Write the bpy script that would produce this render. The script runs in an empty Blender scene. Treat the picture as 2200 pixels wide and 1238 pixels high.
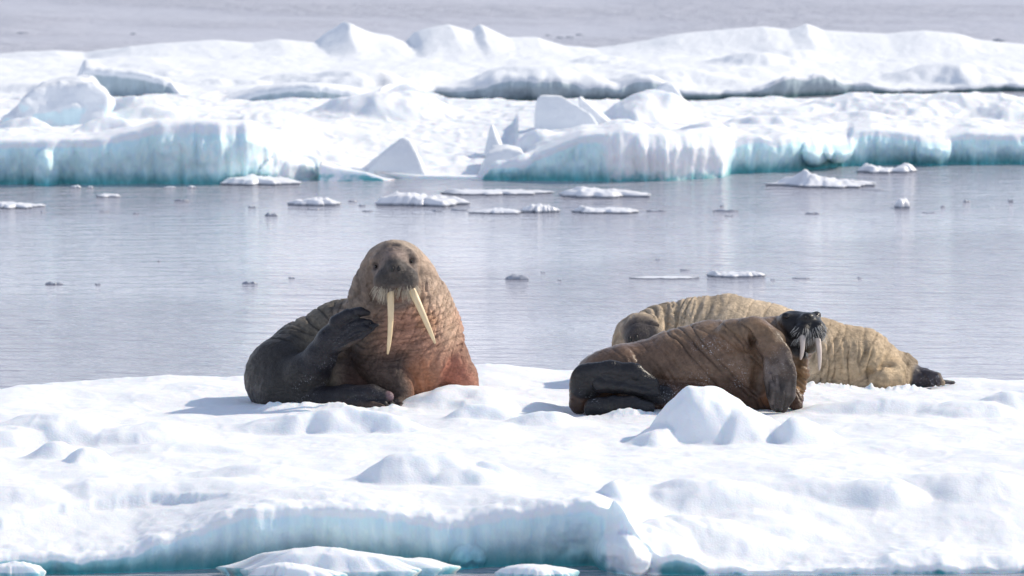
import bpy, math, time
import numpy as np
from mathutils import Vector
T0 = time.time()
scene = bpy.context.scene
col = scene.collection

# ------------------------------------------------------------------ camera
FPX, HC, W0, H0 = 14400.0, 6.4, 2200.0, 1238.0
PITCH = math.atan(1189.0 / FPX)
cam = bpy.data.cameras.new('camera')
cam.sensor_width = 36.0
cam.lens = 36.0 * FPX / W0
cam.clip_start = 1.0
cam.clip_end = 20000.0
cam.dof.use_dof = True
cam.dof.focus_distance = 59.0
cam.dof.aperture_fstop = 4.5
camo = bpy.data.objects.new('camera', cam)
col.objects.link(camo)
camo.location = (0, 0, HC)
camo.rotation_euler = (math.pi / 2 - PITCH, 0, 0)
scene.camera = camo

# ------------------------------------------------------------------ sky, sun, exposure
SUN_EL, SUN_AZ = math.radians(36), math.radians(21)      # azimuth: from +X towards +Y
world = bpy.data.worlds.new('World')
scene.world = world
world.use_nodes = True
wn = world.node_tree
bg = wn.nodes['Background']
sky = wn.nodes.new('ShaderNodeTexSky')
sky.sky_type = 'NISHITA'
sky.sun_disc = False
sky.sun_elevation = SUN_EL
sky.sun_rotation = math.pi / 2 - SUN_AZ
sky.altitude = 0
sky.air_density = 1.0
sky.dust_density = 0.1
sky.ozone_density = 1.0
# thin high haze, denser towards the horizon all the way round
wtc = wn.nodes.new('ShaderNodeTexCoord'); wsep = wn.nodes.new('ShaderNodeSeparateXYZ')
wn.links.new(wtc.outputs['Generated'], wsep.inputs[0])
def wmath(op, a, b=0.0):
    n = wn.nodes.new('ShaderNodeMath'); n.operation = op
    for q, v in ((n.inputs[0], a), (n.inputs[1], b)):
        if hasattr(v, 'links'): wn.links.new(v, q)
        else: q.default_value = v
    return n.outputs[0]
hz = wmath('SUBTRACT', 1.0, wmath('EXPONENT', wmath('DIVIDE', -0.075, wmath('MAXIMUM', wsep.outputs[2], 0.02))))
wmix = wn.nodes.new('ShaderNodeMix'); wmix.data_type = 'RGBA'
wn.links.new(hz, wmix.inputs[0]); wn.links.new(sky.outputs[0], wmix.inputs[6])
wmix.inputs[7].default_value = (12.4, 12.2, 13.5, 1)
wn.links.new(wmix.outputs[2], bg.inputs[0])
bg.inputs[1].default_value = 0.12
sl = bpy.data.lights.new('sun', 'SUN')
sl.energy = 3.6
sl.angle = math.radians(0.6)
sl.color = (1.0, 0.89, 0.73)
slo = bpy.data.objects.new('sun', sl)
col.objects.link(slo)
sv = Vector((math.cos(SUN_EL) * math.cos(SUN_AZ), math.cos(SUN_EL) * math.sin(SUN_AZ), math.sin(SUN_EL)))
slo.rotation_euler = sv.to_track_quat('Z', 'Y').to_euler()
slo.location = (30, 70, 40)
scene.view_settings.view_transform = 'Standard'
scene.view_settings.look = 'None'
scene.view_settings.exposure = 0.17
scene.view_settings.gamma = 1.0

# ------------------------------------------------------------------ pixel <-> place
ST, CT = math.sin(PITCH), math.cos(PITCH)
def ray(px, py):
    a, b = px - W0 / 2, H0 / 2 - py
    return a, FPX * CT + b * ST, -FPX * ST + b * CT
def at_y(px, py, Y):                       # point of a sight line on the upright plane y = Y
    a, b, c = ray(px, py)
    t = Y / b
    return np.array((a * t, Y, HC + c * t))
def at_z(px, py, z):                       # point of a sight line on the level z
    a, b, c = ray(px, py)
    t = (z - HC) / c
    return np.array((a * t, b * t, z))
def z_at(py, Y):
    a, b, c = ray(W0 / 2, py)
    return HC + c * Y / b
def x_at(px, Y):
    return (px - W0 / 2) / FPX * Y * 1.0034
def y_of(py, z=0.0):
    return at_z(W0 / 2, py, z)[1]

# ------------------------------------------------------------------ noise
def _hash(ix, iy, iz, seed):
    h = (ix.astype(np.uint32) * np.uint32(374761393) + iy.astype(np.uint32) * np.uint32(668265263)
         + iz.astype(np.uint32) * np.uint32(2147483647 - 97) + np.uint32((seed * 144665 + 1013) & 0xffffffff))
    h = (h ^ (h >> np.uint32(13))) * np.uint32(1274126177)
    h = (h ^ (h >> np.uint32(15))) * np.uint32(2246822519)
    return h ^ (h >> np.uint32(16))
_G = np.array([[1,1,0],[-1,1,0],[1,-1,0],[-1,-1,0],[1,0,1],[-1,0,1],[1,0,-1],[-1,0,-1],
               [0,1,1],[0,-1,1],[0,1,-1],[0,-1,-1],[1,1,0],[-1,1,0],[0,-1,1],[0,-1,-1]], np.float32)
def perlin(x, y, z=0.0, seed=0):
    x, y, z = np.broadcast_arrays(np.asarray(x, np.float32), np.asarray(y, np.float32), np.asarray(z, np.float32))
    ix, iy, iz = np.floor(x).astype(np.int64), np.floor(y).astype(np.int64), np.floor(z).astype(np.int64)
    fx, fy, fz = (x - ix).astype(np.float32), (y - iy).astype(np.float32), (z - iz).astype(np.float32)
    u, v, w = fx**3*(fx*(fx*6-15)+10), fy**3*(fy*(fy*6-15)+10), fz**3*(fz*(fz*6-15)+10)
    def g(a, b, c):
        k = _G[(_hash(ix + a, iy + b, iz + c, seed) & np.uint32(15)).astype(np.int64)]
        return k[..., 0]*(fx-a) + k[..., 1]*(fy-b) + k[..., 2]*(fz-c)
    def l(a, b, t): return a + t * (b - a)
    return l(l(l(g(0,0,0), g(1,0,0), u), l(g(0,1,0), g(1,1,0), u), v),
             l(l(g(0,0,1), g(1,0,1), u), l(g(0,1,1), g(1,1,1), u), v), w)
def fbm(x, y, z=0.0, seed=0, oct=4, gain=0.5):
    r, a, f = 0.0, 1.0, 1.0
    for i in range(oct):
        r = r + a * perlin(np.asarray(x)*f, np.asarray(y)*f, np.asarray(z)*f, seed + i*17)
        a *= gain; f *= 2.03
    return r
def sstep(a, b, x):
    t = np.clip((np.asarray(x, np.float64) - a) / (b - a), 0, 1)
    return t*t*(3-2*t)
def table(pts):
    p = np.array(pts, float)
    return lambda x: np.interp(x, p[:, 0], p[:, 1])
def smooth_table(pts, w):
    f = table(pts)
    return lambda x: sum(f(np.asarray(x) + d*w) for d in (-1, -.5, 0, .5, 1)) / 5

# ------------------------------------------------------------------ mesh helpers
def mesh_from(name, v, f, mat, smooth=True, attrs=None):
    """v (n,3), f (m,k) with k 3 or 4"""
    v = np.ascontiguousarray(v, np.float32); f = np.ascontiguousarray(f, np.int32)
    me = bpy.data.meshes.new(name)
    k = f.shape[1]
    me.vertices.add(len(v)); me.vertices.foreach_set('co', v.ravel())
    me.loops.add(f.size); me.loops.foreach_set('vertex_index', f.ravel())
    me.polygons.add(len(f)); me.polygons.foreach_set('loop_start', np.arange(0, f.size, k, dtype=np.int32))
    if smooth:
        me.polygons.foreach_set('use_smooth', np.ones(len(f), bool))
    me.update(calc_edges=True)
    for an, arr in (attrs or {}).items():
        if arr.ndim == 2:
            a = me.attributes.new(an, 'FLOAT_COLOR', 'POINT')
            c = np.ones((len(v), 4), np.float32); c[:, :3] = arr
            a.data.foreach_set('color', c.ravel())
        else:
            a = me.attributes.new(an, 'FLOAT', 'POINT')
            a.data.foreach_set('value', np.ascontiguousarray(arr, np.float32))
    me.materials.append(mat)
    return me
def link(name, me, parent=None, loc=None):
    o = bpy.data.objects.new(name, me)
    col.objects.link(o)
    if parent is not None: o.parent = parent
    if loc is not None: o.location = loc
    return o
def tag(o, label=None, cat=None, group=None, kind=None):
    if label: o['label'] = label
    if cat: o['category'] = cat
    if group: o['group'] = group
    if kind: o['kind'] = kind
    return o
def grid_faces(nr, nc, wrap=False):
    i = np.arange(nr - 1)[:, None]; j = np.arange(nc if wrap else nc - 1)[None, :]
    j2 = (j + 1) % nc
    a = i*nc + j; b = i*nc + j2; c = (i+1)*nc + j2; d = (i+1)*nc + j
    return np.stack([a, b, c, d], -1).reshape(-1, 4)

# ------------------------------------------------------------------ materials
def nodes(name):
    m = bpy.data.materials.new(name); m.use_nodes = True
    nt = m.node_tree
    return m, nt, nt.nodes['Principled BSDF'], nt.links.new
def N(nt, t, **kw):
    n = nt.nodes.new(t)
    for k, v in kw.items(): setattr(n, k, v)
    return n
def noise_node(nt, L, vec, scale, detail=4, rough=0.55):
    n = N(nt, 'ShaderNodeTexNoise'); n.inputs['Scale'].default_value = scale
    n.inputs['Detail'].default_value = detail; n.inputs['Roughness'].default_value = rough
    if vec is not None: L(vec, n.inputs['Vector'])
    return n
def maprange(nt, L, src, a, b, c, d, smooth=True):
    n = N(nt, 'ShaderNodeMapRange')
    if smooth: n.interpolation_type = 'SMOOTHSTEP'
    L(src, n.inputs[0])
    for i, v in enumerate((a, b, c, d)): n.inputs[i+1].default_value = v
    return n.outputs[0]
def mixcol(nt, L, fac, a, b, mode='MIX'):
    n = N(nt, 'ShaderNodeMix', data_type='RGBA', blend_type=mode)
    for s, v in ((n.inputs[0], fac), (n.inputs[6], a), (n.inputs[7], b)):
        if hasattr(v, 'links'): L(v, s)
        elif isinstance(v, (int, float)): s.default_value = v
        else: s.default_value = (*v, 1)
    return n.outputs[2]
def math_node(nt, L, op, a, b=0.0):
    n = N(nt, 'ShaderNodeMath', operation=op)
    for s, v in ((n.inputs[0], a), (n.inputs[1], b)):
        if hasattr(v, 'links'): L(v, s)
        else: s.default_value = v
    return n.outputs[0]

def make_snow(name, ice_col, wet_col, wet_top, bump=0.0035, sss=0.0):
    m, nt, P, L = nodes(name)
    geo = N(nt, 'ShaderNodeNewGeometry'); pos = geo.outputs['Position']
    sep = N(nt, 'ShaderNodeSeparateXYZ'); L(pos, sep.inputs[0])
    ice = N(nt, 'ShaderNodeAttribute', attribute_name='ice').outputs['Fac']
    n1 = noise_node(nt, L, pos, 1.3, 3); n2 = noise_node(nt, L, pos, 9.0, 4); n3 = noise_node(nt, L, pos, 55.0, 3, .6)
    snow = mixcol(nt, L, n1.outputs[0], (.815, .85, .89), (.885, .905, .925))
    # streaks in the bare ice run downwards
    mp = N(nt, 'ShaderNodeMapping'); mp.inputs['Scale'].default_value = (5.0, 5.0, .6); L(pos, mp.inputs[0])
    n4 = noise_node(nt, L, mp.outputs[0], 1.4, 4, .6)
    icec = mixcol(nt, L, maprange(nt, L, n4.outputs[0], .35, .68, 0, .7), ice_col, tuple(min(1, c*1.12+.05) for c in ice_col))
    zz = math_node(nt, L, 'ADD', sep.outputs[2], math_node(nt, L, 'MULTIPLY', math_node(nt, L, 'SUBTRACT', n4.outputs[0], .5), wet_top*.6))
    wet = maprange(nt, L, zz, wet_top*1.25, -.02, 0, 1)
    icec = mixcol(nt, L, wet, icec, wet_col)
    fac = math_node(nt, L, 'ADD', ice, math_node(nt, L, 'MULTIPLY', math_node(nt, L, 'SUBTRACT', n2.outputs[0], .5), .7))
    fac = maprange(nt, L, fac, .25, .75, 0, 1)
    L(mixcol(nt, L, fac, snow, icec), P.inputs['Base Color'])
    L(maprange(nt, L, fac, 0, 1, .75, .38), P.inputs['Roughness'])
    P.inputs['IOR'].default_value = 1.31
    P.inputs['Specular IOR Level'].default_value = .35
    if sss:
        P.inputs['Subsurface Weight'].default_value = sss
        P.inputs['Subsurface Radius'].default_value = (.10, .17, .22)
        P.inputs['Subsurface Scale'].default_value = .6
    h = math_node(nt, L, 'ADD', math_node(nt, L, 'MULTIPLY', n2.outputs[0], 2.0), n3.outputs[0])
    b = N(nt, 'ShaderNodeBump'); b.inputs['Strength'].default_value = 1.0
    b.inputs['Distance'].default_value = bump; L(h, b.inputs['Height']); L(b.outputs[0], P.inputs['Normal'])
    return m
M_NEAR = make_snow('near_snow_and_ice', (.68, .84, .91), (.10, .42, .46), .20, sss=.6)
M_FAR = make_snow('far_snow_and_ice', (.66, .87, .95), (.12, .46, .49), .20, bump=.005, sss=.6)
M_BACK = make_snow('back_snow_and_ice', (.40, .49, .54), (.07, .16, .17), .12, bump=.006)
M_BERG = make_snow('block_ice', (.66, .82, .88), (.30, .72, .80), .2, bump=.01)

def make_scrap():
    m, nt, P, L = nodes('dirty_wet_shaded_ice')
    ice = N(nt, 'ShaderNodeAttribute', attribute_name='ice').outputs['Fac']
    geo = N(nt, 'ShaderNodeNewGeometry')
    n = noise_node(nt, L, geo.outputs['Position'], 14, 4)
    g = mixcol(nt, L, n.outputs[0], (.20, .22, .26), (.50, .53, .58))  # side greys hold both wet ice and the shadow under the snow
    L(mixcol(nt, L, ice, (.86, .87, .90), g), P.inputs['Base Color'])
    P.inputs['Roughness'].default_value = .35
    return m
M_PLATE = make_scrap()
def make_dark():
    m, nt, P, L = nodes('grey_melting_ice')
    geo = N(nt, 'ShaderNodeNewGeometry')
    n = noise_node(nt, L, geo.outputs['Position'], 22, 4)
    L(mixcol(nt, L, n.outputs[0], (.18, .19, .23), (.50, .53, .60)), P.inputs['Base Color'])
    P.inputs['Roughness'].default_value = .25
    return m
M_DARK = make_dark()

def make_water():
    m, nt, P, L = nodes('sea_water')
    geo = N(nt, 'ShaderNodeNewGeometry'); pos = geo.outputs['Position']
    P.inputs['Base Color'].default_value = (.43, .43, .49, 1)
    P.inputs['Roughness'].default_value = .10
    P.inputs['IOR'].default_value = 1.333
    big = noise_node(nt, L, pos, .10, 3, .5)
    a = noise_node(nt, L, pos, .9, 3, .5)
    mp = N(nt, 'ShaderNodeMapping'); mp.inputs['Scale'].default_value = (1.0, 2.3, 1.0)
    mp.inputs['Rotation'].default_value = (0, 0, .12); L(pos, mp.inputs[0])
    c = noise_node(nt, L, mp.outputs[0], 1.25, 4, .58)
    amp = maprange(nt, L, big.outputs[0], .38, .62, .5, 1.5)
    h = math_node(nt, L, 'ADD', math_node(nt, L, 'MULTIPLY', a.outputs[0], .03), math_node(nt, L, 'MULTIPLY', c.outputs[0], .115))
    # open sea beyond the floes is choppier than the sheltered lead
    sp = N(nt, 'ShaderNodeSeparateXYZ'); L(pos, sp.inputs[0])
    amp = math_node(nt, L, 'MULTIPLY', amp, maprange(nt, L, sp.outputs[1], 118, 134, 1.0, 2.5))
    L(maprange(nt, L, sp.outputs[1], 112, 130, .10, .31), P.inputs['Roughness'])
    h = math_node(nt, L, 'MULTIPLY', h, amp)
    b = N(nt, 'ShaderNodeBump'); b.inputs['Strength'].default_value = 1.0; b.inputs['Distance'].default_value = 1.0
    L(h, b.inputs['Height']); L(b.outputs[0], P.inputs['Normal'])
    return m
M_WATER = make_water()

def make_hide(name, rough, bumpd, mott):
    m, nt, P, L = nodes(name)
    tc = N(nt, 'ShaderNodeTexCoord'); pos = tc.outputs['Object']
    c = N(nt, 'ShaderNodeAttribute', attribute_name='Col').outputs['Color']
    wet = N(nt, 'ShaderNodeAttribute', attribute_name='wet').outputs['Fac']
    frost = N(nt, 'ShaderNodeAttribute', attribute_name='frost').outputs['Fac']
    n1 = noise_node(nt, L, pos, 5, 4, .6); n2 = noise_node(nt, L, pos, 26, 4, .65); n3 = noise_node(nt, L, pos, 75, 3, .7)
    k = maprange(nt, L, n1.outputs[0], .3, .7, 1 - mott, 1 + mott)
    k2 = maprange(nt, L, n2.outputs[0], .3, .7, 1 - mott*1.0, 1 + mott*1.0)
    kk = math_node(nt, L, 'MULTIPLY', k, k2)
    cc = N(nt, 'ShaderNodeVectorMath', operation='SCALE'); L(c, cc.inputs[0]); L(kk, cc.inputs['Scale'])
    fm = math_node(nt, L, 'MULTIPLY', frost, math_node(nt, L, 'MULTIPLY', maprange(nt, L, n3.outputs[0], .58, .66, 0, 1), maprange(nt, L, n1.outputs[0], .42, .62, 0, 1)))
    L(mixcol(nt, L, fm, cc.outputs[0], (.80, .82, .86)), P.inputs['Base Color'])
    L(maprange(nt, L, wet, 0, 1, rough, .34, False), P.inputs['Roughness'])
    P.inputs['Specular IOR Level'].default_value = .32
    mp = N(nt, 'ShaderNodeMapping'); mp.inputs['Scale'].default_value = (1.0, 1.0, 1.9); mp.inputs['Rotation'].default_value = (0, .5, 0); L(pos, mp.inputs[0])
    n4 = noise_node(nt, L, mp.outputs[0], 13, 3, .55); n4.inputs['Distortion'].default_value = .9
    cr = math_node(nt, L, 'ABSOLUTE', math_node(nt, L, 'SUBTRACT', n4.outputs[0], .5))
    cr = maprange(nt, L, cr, 0, .05, 0, 1)
    h = math_node(nt, L, 'ADD', math_node(nt, L, 'MULTIPLY', cr, .42), math_node(nt, L, 'ADD', n2.outputs[0], math_node(nt, L, 'MULTIPLY', n3.outputs[0], .5)))
    dry = maprange(nt, L, wet, 0, 1, 1, .35, False)
    h = math_node(nt, L, 'MULTIPLY', h, dry)
    b = N(nt, 'ShaderNodeBump'); b.inputs['Strength'].default_value = 1.0; b.inputs['Distance'].default_value = bumpd
    L(h, b.inputs['Height']); L(b.outputs[0], P.inputs['Normal'])
    return m
M_HIDE = make_hide('walrus_hide', .62, .0085, .16)
def plain(name, c, rough, c2=None, scale=20):
    m, nt, P, L = nodes(name)
    tc = N(nt, 'ShaderNodeTexCoord')
    n = noise_node(nt, L, tc.outputs['Object'], scale, 3)
    L(mixcol(nt, L, n.outputs[0], c, c2 or tuple(x*.75 for x in c)), P.inputs['Base Color'])
    P.inputs['Roughness'].default_value = rough
    return m
M_TUSK = plain('ivory', (.80, .64, .40), .42, (.66, .48, .27), 16)
M_TUSKP = plain('pale_ivory', (.66, .57, .49), .42, (.50, .40, .34), 20)
M_EYE = plain('dark_eye', (.012, .008, .008), .12)
M_NOSTRIL = plain('dark_nostril', (.010, .009, .010), .5)
M_WHISK = plain('whisker', (.62, .54, .41), .5)
M_WHISKW = plain('pale_whisker', (.58, .56, .52), .5)

# ------------------------------------------------------------------ water
v = np.array([[-6000, 5, 0], [6000, 5, 0], [6000, 9000, 0], [-6000, 9000, 0]], float)
wo = link('sea_water', mesh_from('sea_water', v, np.array([[0, 1, 2, 3]]), M_WATER, False))
tag(wo, 'calm lavender grey sea with fine ripples', kind='structure')

# ------------------------------------------------------------------ floes
def bump(x, y, bx, by, h, wl, wr, d, p=1.4, db=None):
    dx = x - bx; dy = y - by
    rx = np.where(dx < 0, dx / wl, dx / wr)
    ry = np.where(dy < 0, dy / d, dy / (db or d))
    r = (np.sqrt(rx*rx + ry*ry + .022) - .148)/(1 - .10)
    t = np.clip(1 - r, 0, 1)
    s = t**p*sstep(-.12, .42, t)
    return h * np.where(t > 0, s*(1 - .25*t**6), 0)
def px_bump(px, peak, base, wl, wr, d, zb, p=1.4, db=None):
    P0 = at_z(px, base, zb); d = d*.54
    # the crest stands d behind the foot of its front slope
    Yc = P0[1] + d
    s = FPX / Yc
    h = z_at(peak, Yc) - zb
    return dict(bx=x_at(px, Yc), by=Yc, h=h, wl=wl*1.18/s, wr=wr*1.18/s, d=d*1.25, p=p, db=db or d*2.0)

def build_floe(name, mat, xs, Ye, rimz, top, Yback, nrow, nwall, flute, under, fseed, depth=-.3, rnd=.04, snow_or_lit=None, extra=None):
    """xs columns; rows run from the back edge over the top to the front rim, then down the front wall"""
    nc = len(xs)
    ye = Ye(xs); zr = None
    t = np.linspace(0, 1, nrow)**1.0
    yb = Yback(xs)
    Y = yb[None, :] + (ye - yb)[None, :] * t[:, None]
    X = np.repeat(xs[None, :], nrow, 0)
    Z = top(X, Y)
    # soften the rim
    d = (Y - ye[None, :])
    Z = Z - rnd * np.exp(-d / .05) * np.minimum(1, Z/.2)
    zr = Z[-1]
    wv = np.linspace(0, 1, nwall + 1)[1:]
    rows = []; ice = [np.zeros((nrow, nc))]
    ice[0][:] = np.exp(-d / .04) * .35
    for w in wv:
        z = zr + (depth - zr) * w
        f = flute * (fbm(xs*3.1, z*.8 + 3, seed=fseed, oct=4, gain=.55) * 1.1 + .6*np.abs(perlin(xs*7.0, z*.5, seed=fseed+5)))
        f = f + flute*.22*fbm(xs*8, z*5, seed=fseed+9, oct=3)
        if extra is not None: f = f + extra(xs, z)
        sgn = np.minimum(1, w*5) 
        hh = np.maximum(zr, .05)
        u = under * hh * sstep(.75, -.05, z/np.maximum(hh, 1e-3)) 
        u = u * (1 - .8*sstep(0, -.25, z))
        yy = ye - f*sgn*np.minimum(1, hh/.3) + u*(.55 + .9*(.5 + fbm(xs*.9, 0*xs, seed=fseed+3, oct=2)))
        rows.append(np.stack([xs, yy, z], -1))
        ice.append(np.full((1, nc), 0.0) + sstep(.0, .16, w)*np.minimum(1, hh/.12)*(1 - (snow_or_lit(xs)*sstep(1.0, .35, w) if snow_or_lit else 0)))
    V = np.concatenate([np.stack([X, Y, Z], -1), np.stack(rows, 0)], 0)
    A = np.concatenate([ice[0]] + ice[1:], 0)
    # back wall
    bw = np.stack([np.stack([xs, yb + .05, Z[0]*.5 - .1], -1), np.stack([xs, yb + .08, np.full(nc, depth)], -1)], 0)
    V = np.concatenate([bw[::-1], V], 0); A = np.concatenate([np.ones((2, nc))*.5, A], 0)
    me = mesh_from(name, V.reshape(-1, 3), grid_faces(V.shape[0], nc)[:, ::-1], mat, True, {'ice': A.ravel()})
    return link(name, me)

def cols(lo, hi, step, olo, ohi):
    a = np.arange(lo, hi, step)
    k = np.cumsum(np.linspace(step, step*12, 60))
    k1 = k * (lo - olo) / k[-1]; k2 = k * (ohi - hi) / k[-1]
    return np.concatenate([(lo - k1)[::-1], a, hi + k2 - step])

# ---- the near floe
_rim = smooth_table([(-900,.22),(-300,.22),(0,.24),(150,.205),(290,.26),(330,.33),(430,.45),(560,.50),(700,.51),(800,.49),(900,.42),(960,.37),(1050,.42),
              (1100,.47),(1200,.53),(1280,.55),(1330,.42),(1365,.16),(1420,.09),(1600,.06),(2200,.04),(3000,.05)], 14)
_ye = smooth_table([(-900,50.75),(0,50.85),(200,50.9),(330,51.0),(600,51.2),(900,51.28),(1200,51.22),(1280,51.15),(1340,50.9),(1420,50.8),(1600,50.85),(2200,50.95),(3000,51.1)], 20)
_back = smooth_table([(-900,855),(0,848),(100,826),(280,819),(500,815),(700,805),(1000,791),(1100,788),(1180,796),(1240,802),(1500,812),(1800,824),(1950,828),(2060,822),(2200,819),(3000,822)], 20)
NB = [px_bump(*a) for a in [
    # px, peak, base, wl, wr, depth, zbase, power
    (120, 876, 950, 190, 160, .75, .5, 1.3), (110, 941, 992, 75, 70, .35, .5, 1.3), (185, 960, 1000, 40, 60, .3, .5, 1.3),
    (320, 905, 955, 150, 110, .6, .5, 1.5), (20, 905, 955, 90, 90, .5, .5, 1.4),
    (640, 884, 930, 130, 150, .45, .5, 1.2), (790, 868, 932, 160, 130, .5, .5, 1.2), (720, 876, 930, 110, 110, .4, .5, 1.2),
    (1020, 826, 884, 150, 110, .75, .5, 1.1), (940, 848, 880, 90, 90, .45, .5, 1.2), (1110, 846, 880, 110, 110, .6, .5, 1.3), (1040, 868, 908, 80, 70, .3, .5, 1.2),
    (1170, 880, 915, 70, 90, .35, .5, 1.3),
    (928, 950, 1040, 165, 120, .55, .5, 1.25), (845, 985, 1035, 75, 60, .4, .5, 1.2), (1045, 984, 1036, 50, 80, .35, .5, 1.2), (1000, 1000, 1045, 70, 90, .4, .5, 1.2),
    (1508, 824, 948, 112, 130, .62, .5, 1.1), (1500, 856, 950, 70, 70, .5, .5, 1.0), (1600, 874, 950, 90, 90, .5, .5, 1.2), (1706, 886, 952, 45, 100, .4, .5, 1.1), (1420, 908, 955, 75, 50, .5, .5, 1.2),
    (1965, 849, 893, 160, 130, .6, .5, 1.2), (1850, 862, 892, 120, 110, .4, .5, 1.3), (2190, 829, 895, 100, 140, .7, .5, 1.1), (2085, 858, 900, 120, 110, .5, .5, 1.3),
    (1905, 997, 1046, 130, 85, .4, .5, 1.1), (1800, 1012, 1040, 120, 90, .35, .5, 1.3),
    (1490, 1000, 1052, 90, 190, .45, .5, 1.15), (1340, 1028, 1075, 50, 70, .35, .48, .8), (1500, 1034, 1100, 110, 210, .5, .44, 1.1), (1420, 1066, 1120, 60, 90, .4, .38, 1.0), (1640, 1060, 1100, 120, 170, .4, .4, 1.3),
    (1390, 1090, 1150, 70, 110, .4, .3, 1.0), (1330, 1150, 1222, 55, 60, .25, .08, .8), (1370, 1170, 1225, 40, 60, .25, .06, .9), (1450, 1190, 1230, 60, 60, .2, .04, 1.0),
    (205, 1036, 1064, 70, 330, .5, .46, 1.2), (60, 1050, 1075, 120, 90, .4, .44, 1.4),
    (1190, 1090, 1130, 60, 70, .3, .45, 1.0), (1265, 1062, 1110, 55, 60, .3, .48, .9),
    (560, 1000, 1030, 180, 140, .6, .5, 1.6), (700, 1045, 1075, 170, 200, .5, .5, 1.5), (2100, 1000, 1040, 160, 120, .6, .5, 1.5),
    (2010, 1090, 1130, 260, 220, .6, .38, 1.6), (400, 950, 975, 150, 170, .5, .5, 1.5)]]
_crk = table([(-900, 1120), (0, 1098), (100, 1087), (200, 1080), (330, 1076), (470, 1082), (520, 1090), (3000, 1090)])
_tw = smooth_table([(-900, 2.2), (360, 2.2), (600, .9), (1240, .9), (1440, 2.6), (3000, 2.6)], 40)
def near_top(x, y):
    px = x / y * FPX / 1.0034 + W0/2
    ye = _ye(px); rim = _rim(px)
    t = sstep(0, 1.0, (y - ye) / _tw(px))
    zb = z_at(_back(px), 61.7)
    z = rim + (.5 - rim)*t
    z = z + (zb - .5)*sstep(60.0, 61.7, y)
    # crack and lower terrace on one side
    yc = (HC - .42) * FPX / (_crk(px) + 570) + .03*fbm(px*.03, px*0, seed=7, oct=3)
    z = z - .065*sstep(.05, -.03, y - yc)*sstep(520, 400, px)
    big = 0
    for b in NB:
        big = np.maximum(big, 0) + 0
    acc = np.zeros_like(z)
    wx = x + .10*fbm(x*1.7, y*1.7, seed=11, oct=3); wy = y + .14*fbm(x*1.5, y*1.5, seed=12, oct=3)
    for b in NB:
        q = bump(wx, wy, **b)
        m = np.maximum(acc, q); acc = m + .25*np.minimum(acc, q)
    z = z + acc
    calm = .35 + .65*sstep(0, .25, acc)
    z = z + .055*fbm(x*.8, y*.55, seed=21, oct=3) + .0045*fbm(x*3.2, y*2.2, seed=22, oct=3)
    rg = 1 - np.abs(fbm(x*2.1, y*1.3, seed=31, oct=3))
    z = z + .008*sstep(.72, 1.0, rg)*(.3 + calm)
    z = z + .0045*fbm(x*9, y*7, seed=41, oct=3)*(.3 + calm)
    pf = sstep(.15, .6, fbm(x*.9, y*.6, seed=51, oct=2))
    z = z + .007*pf*np.abs(fbm(x*6, y*5, seed=52, oct=3))
    # loose snow pushed up against the other two
    for (Y0, pa, pb, hh) in ((58.40, 540, 880, .06), (58.02, 1232, 1420, .055)):
        q = np.exp(-((y - Y0 - .06*fbm(x*2.2, x*0, seed=64, oct=3))/.11)**2)*sstep(pa, pa + 40, px)*sstep(pb, pb - 40, px)
        z = z + q*hh*(.25 + np.clip(fbm(x*3.6, y*2.5, seed=65, oct=3) + .2, 0, 1) + .35*np.abs(fbm(x*12, y*9, seed=66, oct=2)))
    # ragged bank of snow pushed up in front of the rear animal
    rdg = np.exp(-((y - 60.72 - .05*fbm(x*3, x*0, seed=55, oct=2))/.09)**2)*sstep(1722, 1745, px)*sstep(2010, 1960, px)
    z = z + rdg*(.075*np.clip(fbm(x*5.5, y*3, seed=56, oct=3) + .25, 0, 1) + .05*np.abs(fbm(x*15, y*9, seed=57, oct=3)))
    z = z + .035*fbm(x*5, y*4, seed=58, oct=3)*np.exp(-np.maximum(y - ye, 0)/.35)
    z = np.where(y > 61.9, z - (y - 61.9)*1.1, z)
    zt = np.minimum(1, (y - ye)/.25)
    return np.maximum(z, .015)
def bulge(x, z):                                           # broken lumps where the ice edge turns
    px = x/51.4*FPX/1.0034 + W0/2
    m = sstep(1150, 1230, px)*sstep(1440, 1380, px)
    q = fbm(x*3.0, z*3.4, seed=76, oct=3)
    lump = .34*np.clip(1 - ((px - 1335)/62)**2 - ((z - .12)/.20)**2, 0, 1)**.5
    low = .16*np.clip(1 - ((px - 1005)/38)**2 - ((z - .06)/.12)**2, 0, 1)**.5
    return m*.10*(np.abs(q) - .12) + lump*(1 + .8*q + .2*fbm(x*11, z*11, seed=78, oct=2)) + low*(1 + .6*fbm(x*9, z*9, seed=77, oct=3))
xs = cols(-5.3, 5.3, .0145, -13, 13)
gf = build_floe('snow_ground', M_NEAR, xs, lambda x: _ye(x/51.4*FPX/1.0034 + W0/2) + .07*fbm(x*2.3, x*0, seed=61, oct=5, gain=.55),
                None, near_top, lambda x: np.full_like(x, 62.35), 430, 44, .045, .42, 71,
                snow_or_lit=lambda x: .85*sstep(1285, 1310, x/51.4*FPX/1.0034 + W0/2)*sstep(1440, 1400, x/51.4*FPX/1.0034 + W0/2), extra=lambda x, z: bulge(x, z) + .16*sstep(330, 270, x/51.4*FPX/1.0034 + W0/2)*(.45 - np.abs(perlin(x*4.2, z*.25, seed=75)))*1.4)
tag(gf, 'snow covered ice floe with hummocks and a blue ice front edge', kind='structure')

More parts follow.
